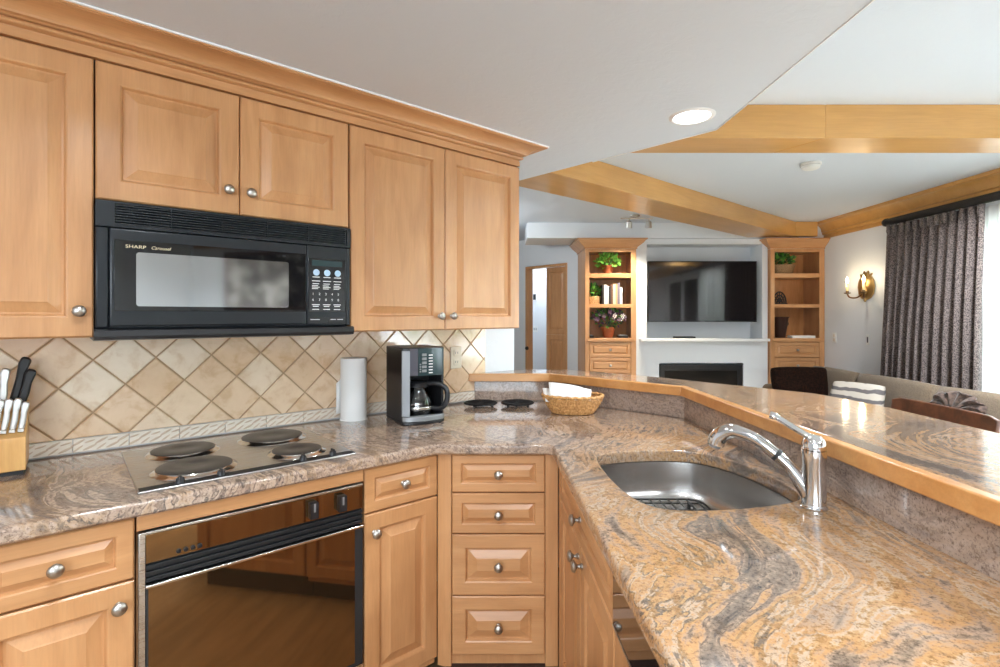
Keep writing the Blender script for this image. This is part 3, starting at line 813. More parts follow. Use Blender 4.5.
for x in (.425, .515):
    k_ = B('black_plastic'); k_.box(x-.012, x+.012, -.026, -.003, .524, .572); k_.use('silver_plastic').box(x-.003, x+.003, -.0268, -.0262, .545, .571)
    k_.build('knob', cpn, bevel=.004)
for k, x in enumerate((.076, .092, .108, .124)):
    B('black_plastic').lathe([(.001, 0), (.0062, 0), (.0055, .005), (.001, .006)], 12, TR(x, -.003, .525) @ RX(PI/2), cap=False).build('button', cpn)
lo = B('grille_dark').box(.005, WO+.007, .006, .022, .462, .511)
for k in range(3): lo.box(.005, WO+.007, -.003, .01, .464+k*.016, .474+k*.016)
lo.build('vent_louver', ov, bevel=.001)
od = B('matte_black').box(.005, WO+.007, -.006, .022, .008, .455)
dr_ = od.build('door', ov, bevel=.002)
B('amber_mirror').box(.010, WO-.022, -.0075, -.006, .020, .452).build('glass', dr_)
hs = B('polished_steel').box(.004, WO+.008, -.015, -.006, .4525, .4605).build('handle_strip', dr_, bevel=.002)
hb = B('polished_steel').box(.004, WO+.008, -.009, .0, .0, .007).build('bottom_strip', dr_, bevel=.001)
# corner posts and centre drawer unit (square to the room)
cu = thing('drawer_cabinet', 'maple cabinet of four stacked drawers in the inner corner', 'cabinet', (-.203, 1.850, 0))
bd_ = B('maple'); bd_.box(.0, .402, .021, .50, .10, ZC-.0395)
bd_.prism([(-.0255, .0125), (.0, .004), (.026, .004), (.026, .021), (-.022, .03)], .10, ZC-.0395).prism([(.368, .004), (.4145, .004), (.4145, .021), (.368, .021)], .10, ZC-.0395)
bd_.use('toe_black').box(.0, .402, .07, .3, 0, .10); bd_.build('body', cu, bevel=.002)
for z0, z1 in ((.735, .872), (.585, .731), (.361, .581), (.145, .357)):
    d = B('maple_horizontal').panel(.029, .366, z0, z1, 0, .02, .05).build('drawer', cu); knob(d, .1975, 0, (z0+z1)/2)
# peninsula run
ex, ey = .2135, 1.838
pr_ = math.atan2(-.9995, .031)
sc_t = thing('sink_cabinet', 'maple sink base cabinet with two doors on the peninsula', 'cabinet', (ex, ey, 0), pr_)
b = B('maple'); b.box(.0, .775, .021, .58, .10, .70).box(-.013, .026, .0, .021, .10, ZC-.04).box(.026, .775, .021, .05, .70, ZC-.04).box(.764, .775, .05, .58, .70, ZC-.04)
b.use('toe_black').box(0, .775, .07, .3, 0, .10); b.build('body', sc_t, bevel=.002)
d = B('maple_horizontal').panel(.03, .773, .730, .870, 0, .02, .042).build('drawer', sc_t); knob(d, .40, 0, .80)
d = B('maple').panel(.03, .400, .13, .725, 0, .02, .055).build('door', sc_t); knob(d, .372, 0, .685)
d = B('maple').panel(.403, .773, .13, .725, 0, .02, .055).build('door', sc_t); knob(d, .432, 0, .685)
dpos = Vector((ex, ey, 0)) + Vector((math.cos(pr_), math.sin(pr_), 0))*.778
dw_ = thing('dishwasher', 'panelled dishwasher with black control strip under the peninsula', 'dishwasher', dpos, pr_)
b = B('soot').box(.002, .596, .022, .57, .10, ZC-.042); b.use('toe_black').box(.002, .596, .07, .3, 0, .10); b.build('body', dw_)
cs = B('micro_glass').box(.003, .595, -.004, .022, .735, .868); cs.use('brushed_steel').box(.003, .595, -.0055, -.004, .733, .738); cs.build('control_strip', dw_, bevel=.001)
B('maple').panel(.003, .595, .13, .730, 0, .02, .06).build('door_panel', dw_)
# ------------------------------------------------------------------ hob
hb_ = thing('cooktop', 'stainless steel electric hob with four solid plates set in the worktop', 'cooktop', P(.140, 1.600, ZC), ANG)
pl = B('brushed_steel'); pl.box(0, .594, .0, .520, .0005, .006); pl.build('top_plate', hb_, bevel=.002)
B('grille_dark').box(.003, .591, .002, .034, .0062, .0078).build('control_strip', hb_)
for x, y, r in ((.158, .385, .096), (.152, .145, .102), (.442, .388, .106), (.446, .135, .080)):
    rg = B('polished_steel').lathe([(r+.012, .0062), (r+.010, .009), (r+.002, .012), (r-.001, .016), (r-.004, .016), (r-.004, .006)], 40, TR(x, y, 0), cap=False).build('plate_ring', hb_)
    B('hot_iron').lathe([(r-.004, .0062), (r-.003, .0178), (r-.008, .0195), (r*.36, .0195), (r*.33, .0183), (.001, .0183)], 40, TR(x, y, 0), cap=False).build('hot_plate', rg)
for x in (.095, .195, .425, .520):
    B('black_plastic').lathe([(.012, .0076), (.0115, .011), (.010, .020), (.008, .022), (.001, .022)], 16, TR(x, .017, 0), cap=False).box(x-.0025, x+.0025, .006, .028, .014, .028).build('knob', hb_)
# ------------------------------------------------------------------ things on the worktop
# paper towel
pt_ = thing('paper_towel_roll', 'upright white paper towel roll on the worktop beside the coffee maker', 'paper towel', (-.652, 2.272, ZC), .3)
B('paper_white').lathe([(.020, .004), (.055, .004), (.0565, .008), (.0565, .270), (.055, .274), (.020, .274)], 40, cap=False).build('roll', pt_)
sh = B('paper_white'); pp = [(-.0568*math.cos(a), .0568*math.sin(a)) for a in (0.9, .6, .3, 0)] + [(-.064, -.022), (-.076, -.030)]
pp = [(-.0572*math.cos(a), .0572*math.sin(a)) for a in (1.2, .9, .6, .3)] + [(-.060, -.004), (-.074, -.012)]
va = sh.verts([(x, y, .03) for x, y in pp]); vb = sh.verts([(x, y, .165+.01*i) for i, (x, y) in enumerate(pp[::-1])][::-1])
for i in range(len(pp)-1): sh.face((va[i], va[i+1], vb[i+1], vb[i]))
so_ = sh.build('loose_sheet', pt_); so_.modifiers.new('solid', 'SOLIDIFY').thickness = .0012
B('plastic_white').lathe([(.001, .0005), (.060, .0005), (.060, .004), (.012, .004), (.012, .268), (.001, .268)], 28, cap=False).build('holder_base', pt_)
# coffee maker
ca = math.atan2(.50, .866)
cm = thing('coffee_maker', 'black and silver drip coffee maker with glass carafe on the worktop', 'coffee maker', (-.322, 2.175, ZC), ca)
w2_, dp, hh = .095, .23, .325
b = B('black_plastic')
b.box(-w2_, -w2_+.012, .012, dp, .012, hh-.006).box(w2_-.012, w2_, .012, dp, .012, hh-.006).box(-w2_+.012, w2_-.012, .15, dp, .012, hh-.006)
b.prism([(x, y) for x, y in [(-w2_, .012), (-w2_+.02, .0), (0, -.008), (w2_-.02, .0), (w2_, .012), (w2_, dp), (-w2_, dp)]], .205, hh)
b.build('housing', cm, bevel=.004)
b = B('black_plastic').prism([(-w2_, .008), (-w2_+.02, -.008), (0, -.02), (w2_-.02, -.008), (w2_, .008), (w2_, dp), (-w2_, dp)], .001, .014); b.build('base', cm, bevel=.003)
b = B('silver_plastic').prism([(-w2_-.001, .010), (-w2_+.02, -.010), (0, -.023), (w2_-.02, -.010), (w2_+.001, .010), (w2_-.012, .016), (-w2_+.012, .016)], .014, .036); b.build('base_band', cm, bevel=.003)
b = B('silver_plastic').prism([(-w2_-.001, .011), (-w2_+.028, -.0075), (-w2_+.028, .02), (-w2_-.001, .02)], .036, hh-.012); b.build('side_band', cm, bevel=.002)
B('slate_plastic').prism([(-w2_+.0285, -.0065), (-w2_+.062, -.0095), (-w2_+.062, .01), (-w2_+.0285, .01)], .208, hh-.004).build('panel_inset', cm)
pn = B('teal_panel').prism([(-w2_+.063, -.0095), (0, -.0125), (w2_-.02, -.006), (w2_-.004, .006), (w2_-.004, .012), (-w2_+.063, .012)], .207, hh-.003).build('control_panel', cm)  # greenish-blue reflection put into the panel colour
bt_ = B('silver_plastic')
for r in range(5): bt_.box(-.016, .004, -.0146, -.0115, .222+r*.017, .233+r*.017)
for r in range(4): bt_.box(-.026, -.020, -.0135, -.011, .222+r*.010, .228+r*.010)
bt_.build('button', pn)
bt_ = B('white_print')
for r in range(7): bt_.box(.015, .032, -.0133, -.009, .216+r*.0125, .2205+r*.0125)
bt_.build('button_legend', pn)
B('silver_plastic').box(-w2_+.064, w2_-.03, -.012, -.0095, hh-.011, hh-.004).build('trim_strip', pn) if False else None
B('dark_metal').lathe([(.001, .014), (.066, .014), (.066, .020), (.06, .022), (.001, .022)], 28, TR(0, .075, 0), cap=False).build('warming_plate', cm)
caf = B('carafe_glass').lathe([(.001, .0235), (.055, .0235), (.064, .032), (.068, .055), (.066, .085), (.055, .120), (.044, .145), (.042, .158)], 32, TR(0, .075, 0), cap=False).build('carafe', cm)
B('black_plastic').lathe([(.046, .150), (.047, .168), (.040, .176), (.001, .178)], 28, TR(0, .075, 0), cap=False).build('carafe_lid', caf)
B('polished_steel').lathe([(.0685, .058), (.0695, .06), (.0695, .068), (.0685, .070)], 32, TR(0, .075, 0), cap=False).build('carafe_band', caf)
ha = math.radians(-42); hv = Vector((math.cos(ha), math.sin(ha), 0)); hc = Vector((0, .075, 0))
hp = spline([hc+hv*.045+Vector((0, 0, .164)), hc+hv*.085+Vector((0, 0, .166)), hc+hv*.128+Vector((0, 0, .145)), hc+hv*.132+Vector((0, 0, .095)), hc+hv*.108+Vector((0, 0, .062)), hc+hv*.066+Vector((0, 0, .060))], 5)
B('black_plastic').tube(hp, .0095, 12, flat=1.25).build('carafe_handle', caf)
# two trivets
tv = thing('trivet', 'round black trivet nearer the coffee maker on the worktop', 'trivet', (-.100, 2.625, ZC))
def trivet_mesh():
    b = B('cast_iron').lathe([(.001, .008), (.076, .008), (.084, .010), (.086, .014), (.082, .0175), (.066, .0175), (.064, .0155), (.001, .0155)], 40, cap=False)
    for k in range(12):
        a = 2*PI*k/12; b.box(.018, .062, -.003, .003, .0155, .018, RZ(a))
    return b
trivet_mesh().build('disc', tv)
for k in range(3): B('black_plastic').lathe([(.007, .0005), (.007, .008)], 10, TR(.06*math.cos(k*2.09), .06*math.sin(k*2.09), 0)).build('foot', tv)
t2 = copy_tree(tv); t2.location = (.090, 2.635, ZC); t2.rotation_euler = (0, 0, .4); t2['label'] = 'round black trivet nearer the wicker basket on the worktop'
# oval basket
bk = thing('basket', 'oval wicker basket holding white papers at the bar corner', 'basket', (.345, 2.425, ZC), math.radians(-6))
wv = B('wicker'); n = 72
def oval(k, z, r): return Vector((.098*r*math.cos(k), .072*r*math.sin(k), z))
NR = 9
for j in range(NR):
    z = .010+j*.0078; r = 1.0+.42*(j/(NR-1))**.8
    ptz = []
    for i in range(n*2):
        a = 2*PI*i/(n*2); wv_ = 1+.018*math.cos(i*PI/4+(j % 2)*PI)
        ptz.append(oval(a, z, r*wv_))
    wv.tube(ptz, .0043, 6, closed=True)
wv.build('weave', bk)
sk_ = B('wicker')
for k in range(36):
    a = 2*PI*k/36; sk_.tube([oval(a, .004, 1.0), oval(a, .04, 1.25), oval(a, .08, 1.43)], .0024, 5)
sk_.build('stakes', bk)
rm = B('wicker'); rmz = []
for i in range(96):
    a = 2*PI*i/96; rmz.append(oval(a, .084+.002*math.sin(i*PI/2), 1.45))
rm.tube(rmz, .0068, 8, closed=True); rm.build('rim', bk)
bf = B('wicker'); bf.lathe([(.001, .002), (.098, .002), (.100, .008), (.001, .008)], 40, sy=.735, cap=False); bf.build('bottom', bk)
for k, (dx, dy, rz, tz, z0, lb) in enumerate(((-.055, .01, .25, .40, .060, 'folded white napkin leaning on the left side of the basket'), (.0, -.012, -.12, .30, .068, 'white sheet lying over the right of the paper pile in basket'), (-.028, .004, .1, .36, .064, 'white paper between the other two in the basket'))):
    p = B('paper_white'); m_ = RZ(rz) @ RY(tz*.45) @ RX(.62)
    nx, ny = 8, 2; gv = []
    for i in range(nx+1):
        gv.append(p.verts([m_ @ Vector((-.085+.17*i/nx, -.045+.09*j/ny, .006*math.sin(i/nx*PI)+.0*j)) for j in range(ny+1)]))
    for i in range(nx):
        for j in range(ny): p.face((gv[i][j], gv[i+1][j], gv[i+1][j+1], gv[i][j+1]))
    o = p.build('paper_napkin', None); md = o.modifiers.new('solid', 'SOLIDIFY'); md.thickness = .005; md.offset = 0
    v = Vector((.345, 2.425, ZC)) + Vector((dx, dy, z0+.012+.012*k)); o.location = v
    tag(o, lb, 'paper', 'white papers in the basket')
# knife block
ks, kd = -.235, 2.025
kb = thing('knife_block', 'maple knife block against the tiles at the left edge', 'knife block', P(ks, kd, ZC), ANG)
b = B('block_wood')
b.extr([(0, .012), (0, .108), (-.075, .130), (-.075, .172), (-.165, .198), (-.165, .012)], (0, 0, 0), (.145, 0, 0), out=(0, -1, 0)); b.build('block', kb, bevel=.003)
B('matte_black').box(.006, .139, .008, .155, .0005, .012).build('base_pad', kb)
def kn(name, x, y, z, ln, w, mat_, label, group, lean, thick=.012, bolster=True):
    t = thing(name, label, 'knife', kb.matrix_basis @ Vector((x, y, z)), ANG, group)
    mx = RX(lean[1]) @ RY(lean[0])
    b = B(mat_); prf = [(-w*.42, 0), (w*.42, 0), (w*.5, ln*.3), (w*.42, ln*.6), (w*.62, ln*.93), (w*.3, ln), (-w*.35, ln), (-w*.5, ln*.85), (-w*.36, ln*.5)]
    a = b.verts([mx @ Vector((px, -thick/2, pz)) for px, pz in prf]); c = b.verts([mx @ Vector((px, thick/2, pz)) for px, pz in prf])
    n = len(prf)
    for i in range(n): b.face((a[i], a[(i+1) % n], c[(i+1) % n], c[i]))
    b.face(a[::-1]); b.face(c); bmesh.ops.recalc_face_normals(b.bm, faces=b.bm.faces[:])
    b.build('handle', t, bevel=thick*.28)
    B('polished_steel').box(-w*.40, w*.40, -thick*.42, thick*.42, -.0075, .001, mx).build('bolster', t)
    return t
bpy.context.view_layer.update()
ordn = ['steel-handled steak knife at the right end of the front row', 'steel-handled steak knife second from the right in the front row', 'steel-handled steak knife third from the right in the front row', 'steel-handled steak knife fourth from the right in the front row', 'steel-handled steak knife fifth from the right in the front row']
for k in range(5):
    kn('steak_knife', .133-k*.0185, .032, .118+.0095, .092-.012*(k == 0), .0165, 'handle_steel', ordn[k], 'steak knives in the block', (.13, -.05), .014)
for k, lb in enumerate(('steel-handled knife in the back row beside the black knives', 'steel-handled knife further left in the back row of the block')):
    kn('kitchen_knife', .088-k*.022, .10, .180+.012, 1.0*.112, .020, 'handle_steel', lb, None, (.06, -.05), .016)
kn('chef_knife', .112, .13, .192+.009, .135, .026, 'black_plastic', 'taller black-handled knife at the back right of the block', None, (.20, -.05), .02)
kn('carving_knife', .130, .105, .186+.008, .105, .024, 'black_plastic', 'shorter black-handled knife in front of the taller black one', None, (.22, -.05), .02)
# ------------------------------------------------------------------ ceiling fittings
def downlight(name, x, y, z, label, energy, r=.085, spread=2.6, col=WARM, group=None):
    t = thing(name, label, 'ceiling light', (x, y, z), 0, group)
    B('white_trim').lathe([(r-.012, -.003), (r-.006, -.007), (r, -.005), (r+.008, -.001), (r+.008, -.0002)], 36, cap=False).build('trim_ring', t)
    B('lamp_lens').lathe([(.001, -.0045), (r-.012, -.0035)], 36, cap=False).build('lens', t)
    l = lamp('downlight_lamp', 'AREA', (0, 0, -.012), energy, 2*r, col, spread=spread); l.parent = t
    return t
downlight('recessed_light', .803, 2.133, ZK, 'round white recessed downlight in the low kitchen ceiling', 9)
GX = 'added fill downlights behind the camera'
for x, y in ((-.55, .75), (.25, .1), (-1.2, -.6), (-.3, -1.4)):  # unseen downlights added to light the kitchen evenly
    downlight('recessed_light', x, y, ZK, 'round downlight added out of view in the kitchen ceiling as fill light', 11, group=GX)
for x, y in ((2.75, 1.65), (2.2, -.8), (3.35, 3.28)):  # downlights added out of sight to brighten the living room
    downlight('recessed_light', x, y, ZL, 'round downlight added out of sight in the living room ceiling as fill light', 75, group='added living room fill lights')
lamp('hall_fill', 'POINT', P(5.85, 6.2, 2.3), 30, .12, WARM)  # added point light behind the hall door, no fixture built
lamp('passage_fill', 'POINT', (-.5, 5.6, 2.3), 45, .15, WARM)  # unseen bare point light filling the passage, no fixture
sd = thing('smoke_detector', 'small white smoke detector on the living room ceiling', 'smoke detector', (2.31, 3.79, ZL))
B('plastic_white').lathe([(.07, -.0005), (.07, -.016), (.062, -.022), (.058, -.038), (.045, -.046), (.001, -.047)], 32, cap=False).build('housing', sd)
B('silver_plastic').lathe([(.0655, -.0175), (.0655, -.021), (.0645, -.021)], 32, cap=False).build('vent_ring', sd)
tk = thing('track_light', 'small metal track light with two spot heads in front of the bookcase', 'track light', (1.52, 5.75, ZL))
B('nickel').lathe([(.055, -.0005), (.052, -.018), (.001, -.022)], 24, cap=False).build('canopy', tk)
B('nickel').tube([(-.16, 0, -.035), (.20, 0, -.035)], .008, 8).tube([(0, 0, -.02), (0, 0, -.036)], .01, 8).build('bar', tk)
for x, rx in ((-.06, .35), (.16, .15)):
    h = B('nickel').tube([(x, 0, -.038), (x, .01, -.08)], .008, 8)
    mx = TR(x, .012, -.09) @ RX(rx) @ RY(PI)
    h.lathe([(.012, -.03), (.03, -.02), (.034, .02), (.036, .05), (.030, .05), (.028, .02), (.001, .018)], 20, mx, cap=False)
    hd_ = h.build('spot_head', tk)
    B('spot_lens').lathe([(.001, .035), (.028, .035)], 16, mx, cap=False).build('spot_bulb', hd_)
    l = lamp('spot_lamp', 'SPOT', (1.52+x, 5.75+.03, ZL-.15), 75, .03, (1, .88, .70), (rx, 0, 0)); l.data.spot_size = 1.7; l.data.spot_blend = .6
# ------------------------------------------------------------------ bookcases
def bookcase(x0, x1, label, right=False):
    t = thing('bookcase', label, 'bookcase', (x0, 6.2, 0)); w = x1-x0; dp = .595
    st = .05; b = B('maple')
    b.box(0, st, 0, .022, 0, 2.19).box(w-st-.012, w, 0, .022, 0, 2.19).box(st, w-st-.012, 0, .022, 2.155, 2.19)
    b.box(0, .02, .022, dp, 0, 2.19).box(w-.02, w, .022, dp, 0, 2.19).box(.02, w-.02, .022, dp, 2.165, 2.19)
    b.build('frame', t, bevel=.002)
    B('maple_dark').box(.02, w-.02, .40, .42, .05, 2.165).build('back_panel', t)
    if not right: pass
    for z0, z1 in ((1.84, 1.895), (1.475, 1.520)):
        B('maple_horizontal').box(.022, w-.022, .006, .399, z0, z1).build('shelf', t, bevel=.004)
    B('maple_horizontal').box(.022, w-.022, -.012, .399, 1.062, 1.105).build('counter_shelf', t, bevel=.004)
    for z0, z1 in ((.872, 1.056), (.680, .866), (.488, .674), (.10, .482)):
        d = B('maple_horizontal').panel(st+.002, w-st-.014, z0, z1, .001, .02, .04).build('drawer', t); knob(d, w/2-.006, .001, (z0+z1)/2)
    pr = [(0, 0), (.012, 0), (.012, .02), (.025, .03), (.045, .045), (.075, .07), (.095, .098), (.11, .102), (.11, .118), (0, .118)]
    c = B('maple_horizontal').extr(pr, (0, 0, 2.192), (w, 0, 2.192), out=(0, -1, 0), m0=-1, m1=0 if right else 1)
    c.extr(pr, (0, .6, 2.192), (0, 0, 2.192), out=(-1, 0, 0), m1=1)
    if not right: c.extr(pr, (w, 0, 2.192), (w, .045, 2.192), out=(1, 0, 0), m0=-1)
    c.build('crown', t); return t
bookcase(1.036, 1.655, 'maple built-in bookcase left of the television with flowering plants')
bookcase(3.290, XR-.004, 'maple built-in bookcase right of the television by the sconce wall', True)
def leaves(mb, n, c, rx, ry, rz, size, mats, up=.3, seed=1):
    R = random.Random(seed)
    for i in range(n):
        while True:
            p = Vector((R.uniform(-1, 1), R.uniform(-1, 1), R.uniform(-1, 1)))
            if .2 < p.length < 1: break
        pos = Vector(c) + Vector((p.x*rx, p.y*ry, p.z*rz)); mb.use(mats[R.randrange(len(mats))])
        d = (p + Vector((0, 0, up)) + Vector((R.uniform(-.5, .5), R.uniform(-.5, .5), R.uniform(-.5, .5)))).normalized()
        u = d.cross(Vector((R.uniform(-1, 1), R.uniform(-1, 1), R.uniform(-1, 1)))).normalized(); nn = u.cross(d)
        s = size*R.uniform(.6, 1.2)
        v = mb.verts([pos, pos+d*s*.5+u*s*.32+nn*s*.08, pos+d*s, pos+d*s*.5-u*s*.32+nn*s*.08])
        mb.face((v[0], v[1], v[2])); mb.face((v[0], v[2], v[3]))
    return mb
def pot(mb, r0, r1, h, z=0, x=0, y=0):
    return mb.lathe([(.001, z), (r0, z), (r1*.97, z+h*.78), (r1*1.08, z+h*.78), (r1*1.1, z+h), (r1*.95, z+h), (r1*.93, z+h*.9), (.001, z+h*.9)], 24, TR(x, y, 0), cap=False)
def plant(name, label, loc, potmat, r0, r1, h, c, rx, ry, rz, n, size, mats, seed, flowers=None):
    t = thing(name, label, 'plant', loc)
    pb_ = pot(B(potmat), r0, r1, h, .0005); pb_.build('pot', t)
    st = B('leaf_dark')
    R = random.Random(seed)
    for k in range(9): st.tube([(R.uniform(-.3, .3)*r1, R.uniform(-.3, .3)*r1, h*.85), (R.uniform(-.6, .6)*rx, R.uniform(-.6, .6)*ry, c+R.uniform(-.2, .6)*rz)], .003, 5)
    st.build('stems', t)
    leaves(MB(), n, (0, 0, c), rx, ry, rz, size, mats, seed=seed).build('foliage', t, smooth=False)
    if flowers:
        fl = MB()
        for k in range(flowers[0]):
            a = R.uniform(0, 2*PI); e = R.uniform(-.1, 1.1)
            p = Vector((rx*1.02*math.cos(a)*math.cos(e), ry*1.02*math.sin(a)*math.cos(e)-.02, c+rz*1.02*math.sin(e)))
            fl.use(flowers[1][k % len(flowers[1])])
            for q in range(5):
                b_ = 2*PI*q/5; u = Vector((math.cos(b_), -.4, math.sin(b_)))
                v = fl.verts([p, p+u*.022+Vector((-u.z, 0, u.x))*.010, p+u*.032, p+u*.022-Vector((-u.z, 0, u.x))*.010]); fl.face(v)
        fl.build('flowers', t, smooth=False)
    return t
BY = 6.36
plant('potted_plant', 'bright green leafy plant in terracotta pot on the top shelf, left bookcase', (1.345, BY, 1.896), 'terracotta', .048, .068, .105, .165, .135, .12, .085, 190, .06, ['leaf_green', 'leaf_bright', 'leaf_bright'], 3)
plant('flowering_plant', 'white and purple flowering plant in terracotta pot above the left bookcase drawers', (1.345, BY-.02, 1.106), 'terracotta', .055, .078, .13, .24, .19, .14, .105, 260, .055, ['leaf_green', 'leaf_dark', 'petal_purple'], 5, (26, ['petal_white', 'petal_purple', 'petal_purple']))
def basket_planter(name, label, loc, w, h, square, c, rx, rz, n, mats, seed, mat_='wicker'):
    t = thing(name, label, 'plant', loc); b = B(mat_)
    for j in range(int(h/.014)):
        z = .007+j*.014; e = 1+.25*j/(h/.014)
        if square: ptz = [Vector((x*e, y*e, z)) for x, y in rrect(-w, w, -w, w, .015, 3)]
        else: ptz = [Vector((w*1.25*e*math.cos(2*PI*i/40)*(1+.02*(-1)**(i+j)), w*e*math.sin(2*PI*i/40)*(1+.02*(-1)**(i+j)), z)) for i in range(40)]
        b.tube(ptz, .0078, 6, closed=True)
    b.use('soil').box(-w*.8, w*.8, -w*.7, w*.7, .001, h*.85)
    b.build('basket', t)
    leaves(MB(), n, (0, 0, c), rx, rx*.8, rz, .06, mats, seed=seed).build('foliage', t, smooth=False); return t
basket_planter('potted_plant', 'dark green plant in square wicker basket beside the row of books', (1.165, BY, 1.521), .062, .10, True, .16, .08, .065, 110, ['leaf_green', 'leaf_dark', 'leaf_bright'], 8)
basket_planter('potted_plant', 'green fern in wicker basket on the top shelf, right bookcase', (3.49, BY, 1.896), .11, .115, False, .17, .15, .07, 220, ['leaf_green', 'leaf_dark'], 11, 'wicker_grey')
# books
bkc = [('charcoal', (52, 44, 44), .022, .235), ('white', (226, 222, 214), .030, .235), ('pale grey', (196, 194, 196), .024, .225), ('black', (30, 28, 32), .022, .215), ('brown', (96, 66, 48), .026, .235), ('cream', (214, 198, 168), .030, .245), ('tan', (186, 152, 110), .022, .250), ('grey-violet', (112, 104, 120), .028, .262), ('silver-white', (208, 208, 212), .030, .205)]
bx = 1.252
for i, (nm, c, tw, h) in enumerate(bkc):
    plain('book_'+nm, s2l(*c), .6)
    pos = ['at the left end of the row', 'second in the row', 'third in the row', 'fourth in the row', 'in the middle of the row', 'sixth in the row', 'seventh in the row', 'next to last in the row', 'at the right end of the row'][i]
    t = thing('book', f'{nm} book {pos} on the left bookcase shelf', 'book', (bx+tw/2, BY-.12, 1.5205), 0, 'books on the left bookcase')
    cv = B('book_'+nm); cv.box(-tw/2, tw/2, 0, .003, 0, h).box(-tw/2, -tw/2+.003, .003, .16, 0, h).box(tw/2-.003, tw/2, .003, .16, 0, h); cv.build('cover', t, bevel=.001)
    B('paper_white').box(-tw/2+.003, tw/2-.003, .003, .155, .004, h-.004).build('pages', t)
    bx += tw+.0015
for x, lb, w in ((1.135, 'small black box with pale top left of the flowering plant', .05), (1.525, 'small black box with pale top right of the flowering plant', .12)):
    t = thing('keepsake_box', lb, 'box', (x, 6.30, 1.1055))
    B('matte_black').box(-w/2, w/2, 0, .10, 0, .028).build('body', t, bevel=.003)
    B('silver_plastic').box(-w/2+.012, w/2-.012, .003, .097, .0282, .036).build('lid', t, bevel=.002)
# right bookcase items
t = thing('book', 'white hardback standing on the middle shelf of the right bookcase', 'book', (3.366, 6.30, 1.5205))
cv = B('paper_white'); cv.box(-.02, .02, 0, .003, 0, .20).box(-.02, -.017, .003, .14, 0, .20).box(.017, .02, .003, .14, 0, .20); cv.build('cover', t, bevel=.001)
B('ivory').box(-.017, .017, .003, .135, .004, .196).build('pages', t)
t = thing('wire_sculpture', 'dark arched openwork ornament on the middle shelf, right bookcase', 'ornament', (3.475, 6.34, 1.5205))
B('dark_metal').box(-.085, .085, -.03, .03, 0, .014).build('base', t, bevel=.002)
ar = B('dark_metal')
for r in (.080, .056, .032): ar.tube([(r*math.cos(a*PI/14), 0, .014+1.75*r*math.sin(a*PI/14)) for a in range(15)], .009, 8)
ar.build('arch', t)
sp_ = B('dark_metal')
for a in (.7, 1.15, 1.57, 2.0, 2.45): sp_.tube([(0, 0, .014), (.078*math.cos(a), 0, .014+1.72*.078*math.sin(a))], .006, 6)
sp_.build('spoke', t)
t = thing('vase', 'tall dark brown tapered vase above the right bookcase drawers', 'vase', (3.495, 6.36, 1.1055))
B('vase_brown').lathe([(.001, 0), (.055, 0), (.06, .01), (.092, .24), (.100, .252), (.098, .258), (.086, .25), (.054, .03), (.001, .03)], 32, cap=False).build('body', t)
hv_ = B('vase_brown').tube([(.088+.012*math.sin(a*PI/8), 0, .20-.05*a/8) for a in range(9)], .006, 6); hv_.build('handle', t)
t = thing('tray', 'small white tray beside the dark vase on the right bookcase', 'tray', (3.70, 6.27, 1.1055))
tb = B('plastic_white'); tb.box(-.14, .14, -.06, .06, 0, .008).box(-.14, .14, -.06, -.053, .008, .028).box(-.14, .14, .053, .06, .008, .028).box(-.14, -.133, -.053, .053, .008, .028).box(.133, .14, -.053, .053, .008, .028)
tb.build('tray_body', t, bevel=.002); B('polished_steel').tube([(-.145, -.03, .02), (-.16, -.03, .03), (-.16, .03, .03), (-.145, .03, .02)], .004, 6).build('handle', t)
# ------------------------------------------------------------------ television, fireplace
tv_ = thing('television', 'large black flat television mounted in the white niche over the fireplace', 'television', (2.503, 6.30, 1.302))
B('black_plastic').box(-.673, .673, .006, .05, 0, .752).build('bezel', tv_, bevel=.003)
B('tv_screen').box(-.664, .664, .004, .0062, .013, .743).build('screen', tv_)
B('dark_metal').box(-.2, .2, .05, .245, .25, .5).build('wall_mount', tv_)
B('silver_plastic').box(-.03, .03, .003, .0065, .0035, .0095).build('logo_plate', tv_)
t = thing('media_box', 'small black media box on the mantel under the television', 'media box', (2.29, 6.34, 1.0915))
B('matte_black').box(-.12, .12, -.06, .06, .002, .030).build('case', t, bevel=.003); B('teal_panel').box(-.05, .05, -.0612, -.06, .010, .020).build('display', t)
fp = thing('fireplace', 'black fireplace insert with dark glass in the white chimney wall', 'fireplace', (2.465, TVB, .205))
b = B('soot'); b.box(-.505, -.45, -.006, .03, 0, .572).box(.45, .505, -.006, .03, 0, .572).box(-.45, .45, -.006, .03, .50, .572).box(-.45, .45, -.006, .03, 0, .06); b.build('surround', fp, bevel=.002)
B('fire_glass').box(-.45, .45, .012, .018, .06, .50).build('glass', fp)
B('grille_dark').box(-.15, .15, -.010, -.006, .505, .522).build('vent_slot', fp)
B('soot').box(-.48, .48, .03, .19, .01, .56).build('firebox', fp)
